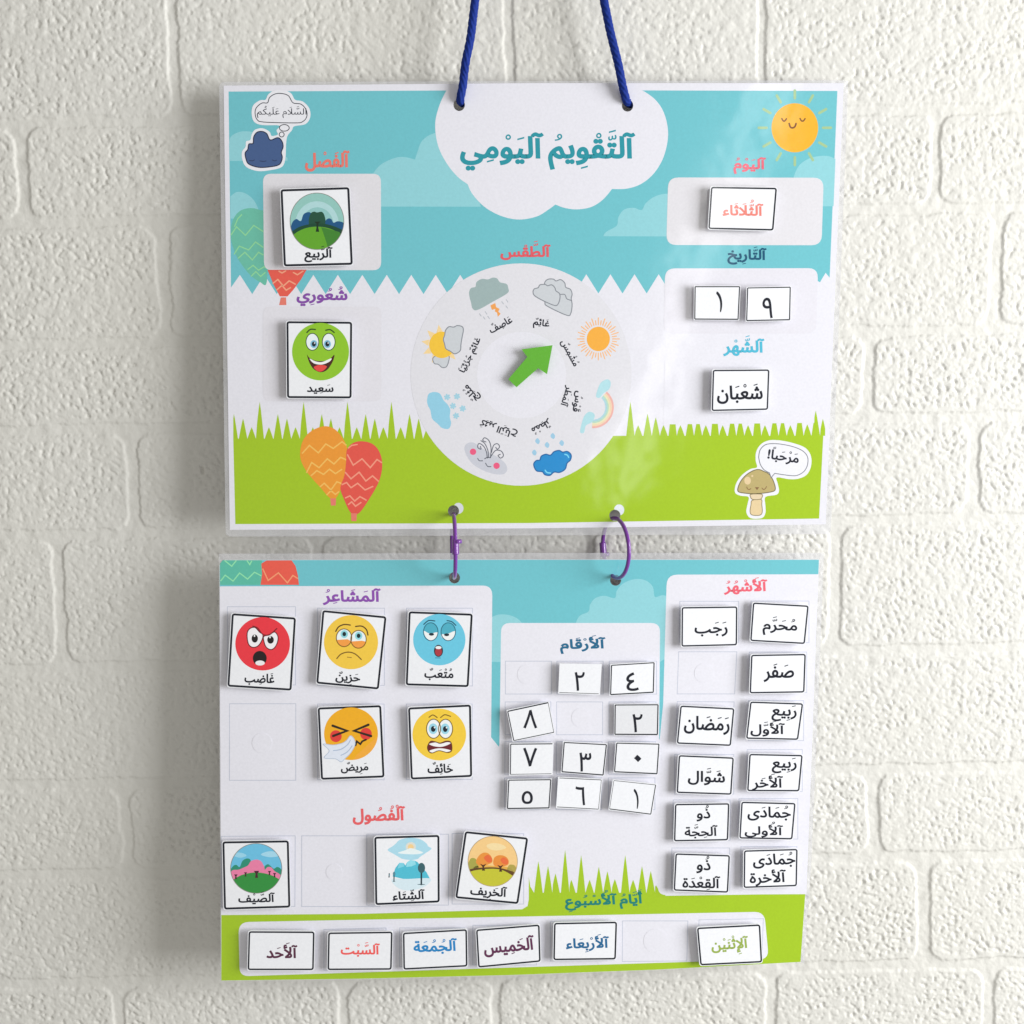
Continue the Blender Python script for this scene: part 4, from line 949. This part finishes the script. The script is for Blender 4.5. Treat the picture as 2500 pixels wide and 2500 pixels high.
# number cards
b4 = [(0, 2.6), (1, 2.8), (2, 3.0), (3, 2.8)]
ONE = [(0.0, 0.10), (0.10, 0.0), (0.30, 0.02), (0.62, 0.14), (0.88, 0.34), (1.0, 0.58), (0.94, 0.82), (0.78, 1.0), (0.62, 0.98), (0.66, 0.78), (0.64, 0.56), (0.50, 0.36), (0.24, 0.20)]
def num(S, f, q, ch, rect, label, sides=b4, ang=0.0, **k):
    t, CS = card(S, f, q, 'number_card', label, 'card', NG, rad=0.8, sides=sides, **k)
    if ch == '١':
        x0, y0, x1, y1 = tr(f, *rect)
        MB().fill(CS, smooth([(x0 + (x1 - x0) * a, y0 + (y1 - y0) * b) for a, b in ONE], 4), 8, INK).build('digit', t); return
    word(t, CS, ch, f, rect, INK, 0.009, ang, 'digit')
num(ST, F, ((470, 318), (827, 318), (815, 582), (467, 580)), '١', (640, 360, 687, 520), 'small number card one on the upper board, beside the nine', tilt=(0.0003, 0, 0))
num(ST, F, ((883, 328), (1225, 322), (1220, 585), (875, 592)), '٩', (1003, 408, 1084, 570), 'small number card nine on the upper board', tilt=(0.0006, 0.0002, 0.0006))
num(SB, K, ((585, 752), (897, 757), (882, 982), (575, 972)), '٢', (695, 812, 772, 956), 'borderless number card two left of the four', sides=[(2, 1.4)], tilt=(0.0002, 0.0002, 0.0002))
num(SB, K, ((972, 758), (1303, 738), (1297, 970), (965, 988)), '٤', (1088, 815, 1182, 957), 'number card four in the top row of numbers', ang=-2, tilt=(0.0008, 0.0003, 0.0008))
num(SB, K, ((182, 1108), (497, 1042), (540, 1275), (228, 1338)), '٨', (305, 1100, 410, 1242), 'number card eight, tilted up to its right', sides=[(0, 3.0), (1, 1.2), (2, 2), (3, 2.4)], tilt=(0.0006, 0.0006, 0.0003))
num(SB, K, ((1000, 1060), (1333, 1058), (1328, 1292), (998, 1290)), '٢', (1135, 1132, 1212, 1272), 'greyish number card two below the four', tilt=(-0.0010, 0.0014, -0.0010))
num(SB, K, ((205, 1358), (530, 1355), (522, 1590), (202, 1595)), '٧', (303, 1388, 410, 1532), 'number card seven above the five', sides=[(0, 2.6), (2, 1.4), (3, 2.4)], tilt=(0.0004, 0.0002, 0.0002))
num(SB, K, ((612, 1345), (940, 1362), (915, 1600), (595, 1575)), '٣', (728, 1426, 820, 1572), 'number card three between the seven and the zero', ang=3, tilt=(0.0003, 0.0006, 0.0002))
num(SB, K, ((1012, 1350), (1340, 1358), (1325, 1590), (995, 1575)), '٠', (1148, 1443, 1202, 1497), 'number card zero with a single dot', tilt=(0.0006, 0.0008, 0.0003))
num(SB, K, ((190, 1632), (517, 1628), (503, 1850), (180, 1855)), '٥', (292, 1718, 377, 1817), 'number card five at the bottom left of the numbers', tilt=(0.0001, 0.0006, 0.0001))
num(SB, K, ((575, 1615), (902, 1630), (880, 1860), (558, 1843)), '٦', (700, 1684, 777, 1826), 'number card six beside the five', sides=[(0, 1.8), (2, 1.8), (1, 1.2)], ang=2, tilt=(0.0008, 0.0002, 0.0007))
num(SB, K, ((990, 1635), (1315, 1668), (1278, 1898), (957, 1858)), '١', (1145, 1703, 1182, 1852), 'tilted number card one at the bottom right of the numbers', sides=[(0, 1.4), (1, 2.2), (2, 2.4), (3, 1.2)], ang=3, tilt=(0.0004, 0.0004, 0.0004))

# month cards
def mon(S, f, q, words, label, **k):
    t, CS = card(S, f, q, 'month_card', label, 'card', MG, rad=6.5, bw=3.7, edge=INK2, **k)
    for txt, rect, ang in words: word(t, CS, txt, f, rect, INK, 0.026, ang)
mon(ST, F, ((612, 975), (1058, 972), (1047, 1290), (603, 1300)), [('شَعْبَان', (645, 1082, 1005, 1242), -1)], 'month card on the upper board above the grass and mushroom', tilt=(0.0004, 0, 0.0004))
mon(SB, L, ((295, 470), (922, 462), (918, 900), (292, 915)), [('رَجَب', (440, 632, 812, 802), -1)], 'month card at the top of the left month column', tilt=(0.0004, 0, 0.0004))
mon(SB, L, ((1095, 418), (1722, 452), (1680, 885), (1065, 852)), [('مُحَرَّم', (1205, 572, 1595, 790), 2)], 'month card at the top of the right month column', tilt=(0.0003, 0.0003, 0.0003))
mon(SB, L, ((1075, 1005), (1690, 995), (1675, 1430), (1058, 1440)), [('صَفَر', (1215, 1098, 1558, 1310), -1)], 'month card beside the empty month slot', tilt=(0.0005, 0.0001, 0.0005))
mon(SB, L, ((280, 1575), (888, 1605), (850, 2030), (240, 2005)), [('رَمَضَان', (322, 1688, 835, 1900), 2)], 'month card right under the empty month slot', tilt=(0.0007, 0.0003, 0.0005))
mon(SB, L, ((1065, 1530), (1660, 1550), (1605, 1962), (1018, 1950)), [('رَبِيع', (1305, 1565, 1588, 1755), 2), ('آلأَوَّل', (1068, 1742, 1455, 1925), 1)], 'two line month card third from the top of the right column', tilt=(0.0006, 0.0002, 0.0004))
mon(SB, M_, ((262, 292), (882, 318), (855, 738), (238, 718)), [('شَوَّال', (366, 430, 784, 632), 2)], 'one word month card fourth from the top of the left month column', tilt=(0.0004, 0.0004, 0.0004))
mon(SB, M_, ((1055, 278), (1655, 290), (1618, 700), (1030, 698)), [('رَبِيع', (1308, 315, 1588, 498), 1), ('آلأَخَر', (1085, 495, 1435, 692), 0)], 'two line month card fourth from the top of the right column', tilt=(0.0004, 0.0001, 0.0004))
mon(SB, M_, ((220, 840), (832, 832), (818, 1250), (208, 1262)), [('ذُو', (463, 850, 618, 1038), 0), ('آلحِجَّة', (328, 1062, 700, 1228), -1)], 'month card fifth in the left column, short word above a longer one', tilt=(0.0003, 0.0004, 0.0003))
mon(SB, M_, ((965, 815), (1575, 830), (1540, 1240), (942, 1230)), [('جُمَادَى', (1035, 852, 1522, 1032), 1), ('آلأُولى', (1003, 1035, 1435, 1218), 1)], 'two line month card fifth from the top of the right column', tilt=(0.0005, 0.0001, 0.0005))
mon(SB, M_, ((225, 1395), (838, 1415), (818, 1838), (205, 1815)), [('ذُو', (463, 1420, 622, 1622), 2), ('آلقِعْدَة', (304, 1648, 728, 1812), 1)], 'month card at the bottom of the left month column', tilt=(0.0005, 0.0005, 0.0005))
mon(SB, M_, ((995, 1362), (1598, 1345), (1590, 1765), (990, 1785)), [('جُمَادَى', (1095, 1380, 1572, 1562), -2), ('آلأخرة', (1058, 1578, 1468, 1762), -2)], 'month card at the bottom of the right month column', tilt=(0.0006, 0, 0.0006))

# day cards
def day(S, f, q, txt, rect, rgb, label, ang=0.0, **k):
    t, CS = card(S, f, q, 'day_card', label, 'card', DG, rad=7, bw=4.0, **k)
    word(t, CS, txt, f, rect, mat(rgb), 0.032, ang)
day(ST, C, ((598, 985), (1117, 993), (1090, 1330), (577, 1318)), 'آلثُّلَاثَاء', (690, 1082, 1010, 1218), (228, 128, 116), 'day card with pinkish orange word on the upper board', 1, lift=0.003, tilt=(0.0005, 0.0002, 0.0005))
day(SB, N_, ((350, 1342), (998, 1345), (990, 1725), (340, 1725)), 'آلأَحَد', (525, 1448, 830, 1608), (84, 36, 62), 'day card with a dark maroon word at the left end of the bottom row', 0, tilt=(0.0006, 0.0002, 0.0006))
day(SB, ID, ((801.2, 2276.6), (958.4, 2274.4), (956.3, 2367.6), (799.5, 2368.6)), 'آلسَّبْت', (831.8, 2299, 927.5, 2336), (234, 90, 86), 'day card with a coral red word', 0, tilt=(0.0004, 0.0003, 0.0004))
day(SB, O, ((400, 1225), (1005, 1192), (1010, 1545), (405, 1575)), 'آلجُمُعَة', (500, 1282, 912, 1428), (28, 128, 190), 'day card with a bright blue word', -2, tilt=(0.0003, 0.0003, 0.0003))
day(SB, O, ((1090, 1195), (1690, 1148), (1700, 1500), (1110, 1555)), 'آلخَمِيس', (1163, 1265, 1640, 1442), (92, 40, 76), 'tilted day card with a plum word under the autumn card', -5, tilt=(0.0004, 0.0003, 0.0004))
day(SB, Pv, ((145, 588), (570, 580), (562, 835), (140, 840)), 'آلأَرْبِعَاء', (225, 662, 516, 790), (28, 98, 144), 'day card with a dark blue word left of the empty day slot', -1, tilt=(0.0006, 0.0001, 0.0006))
day(SB, Pv, ((1108, 620), (1535, 598), (1548, 855), (1130, 875)), 'آلإِثْنَيْن', (1205, 672, 1455, 808), (146, 168, 74), 'day card with an olive green word at the right end of the bottom row', -4, tilt=(0.0008, 0.0002, 0.0006))

# ================================================================ ARROW
ar = E_((1188, 717), (1145, 945), (1075, 898), (905, 1048), (840, 985), (990, 810), (945, 750))
c_ = E_((920, 960))[0]
t = thing('pointer_arrow', ST(*c_, 0.0), 'green arrow pointing at the sun on the weather dial', 'arrow')
GA = mat((92, 168, 46), rough=0.4)
AS = Surf(ST(*ar[0], 0.0034), ST(*ar[4], 0.0026), ST(*ar[6], 0.0036))
MB().slab(AS, ar, GA, thick=0.0008, side=mat((70, 128, 36))).build('arrow_plate', t)
pd = ell(c_[0], c_[1], 9, 9, 18); pb = MB()
tp = [AS(x, y, -0.0008) for x, y in pd]; bt = [ST(x, y, 0.0004) for x, y in pd]
pb.tris(tp + bt, [(i, (i + 1) % 18, 18 + (i + 1) % 18, 18 + i) for i in range(18)], WHITE); pb.build('pivot', t)

# ================================================================ CORD AND RINGS
CORD = mat((19, 45, 126), rough=0.75, grain=0.10, spec=0.2)
def dense(pts, n):
    out = []
    N = len(pts)
    for i in range(N - 1):
        p0, p1, p2, p3 = pts[max(0, i - 1)], pts[i], pts[i + 1], pts[min(N - 1, i + 2)]
        for k in range(n):
            t_ = k / n
            out.append(0.5 * (2 * p1 + (p2 - p0) * t_ + (2 * p0 - 5 * p1 + 4 * p2 - p3) * t_ * t_ + (3 * p1 - p0 - 3 * p2 + p3) * t_ ** 3))
    return out + [pts[-1]]
cl_ = [ST(1130, 252, -0.0050), ST(1124, 247, -0.0004), ST(1125, 235, 0.0022), ST(1130, 208, 0.0030), ST(1133, 181, 0.0034)]
lf = cl_ + [at(1138, 145, 0.0155), at(1149, 90, 0.0155), at(1160, 0, 0.0150), at(1216, -460, 0.012), at(1272, -930, 0.008)]
rgt = [at(1282, -930, 0.008), at(1379, -460, 0.010), at(1474, 0, 0.0125), at(1490, 78, 0.0128), at(1509, 155, 0.0128), ST(1519, 205, 0.0034), ST(1526, 234, 0.0022), ST(1531, 248, -0.0004), ST(1540, 254, -0.0050)]
cm = MB()
tube(cm, dense(lf + rgt, 60), 0.00185, CORD, 28, ridges=6, pitch=900)
tag(cm.build('blue_rope', None, True), 'braided royal blue cord threaded through the top punch holes', 'cord')

PUR = mat((112, 52, 146), rough=0.3, grain=0.02)
def ring(cx, cy, h, rad, turn, label, clasp):
    ctr = at(cx, cy, h)
    t = thing('binder_ring', ctr - Vector((0, 0, rad)), label, 'ring', 'purple rings joining the two boards')
    a = math.radians(turn); dr = Vector((math.sin(a), -math.cos(a), 0)); up = Vector((0, 0, 1))
    path = [ctr + (dr * math.cos(u) + up * math.sin(u)) * rad for u in [2 * math.pi * k / 72 for k in range(72)]]
    b = MB(); tube(b, path, 0.00098, PUR, 12, True); b.build('hoop', t, True)
    b = MB()
    u = math.radians(clasp); p = ctr + (dr * math.cos(u) + up * math.sin(u)) * rad
    tg = (-dr * math.sin(u) + up * math.cos(u)).normalized()
    tube(b, [p - tg * 0.0035, p - tg * 0.003, p + tg * 0.003, p + tg * 0.0035], 0.0016, PUR, 10)
    tube(b, [p + tg * 0.0025 + dr * 0.001, p + tg * 0.0025 + dr.cross(up) * -0.0026], 0.0011, PUR, 8)
    b.build('clasp', t, True)
ring(1107.5, 1333, 0.0215, 0.0150, 6, 'purple binder ring seen edge-on at the left', 8)
ring(1503, 1338, 0.0165, 0.0143, 21, 'purple binder ring turned open, at the right', 192)
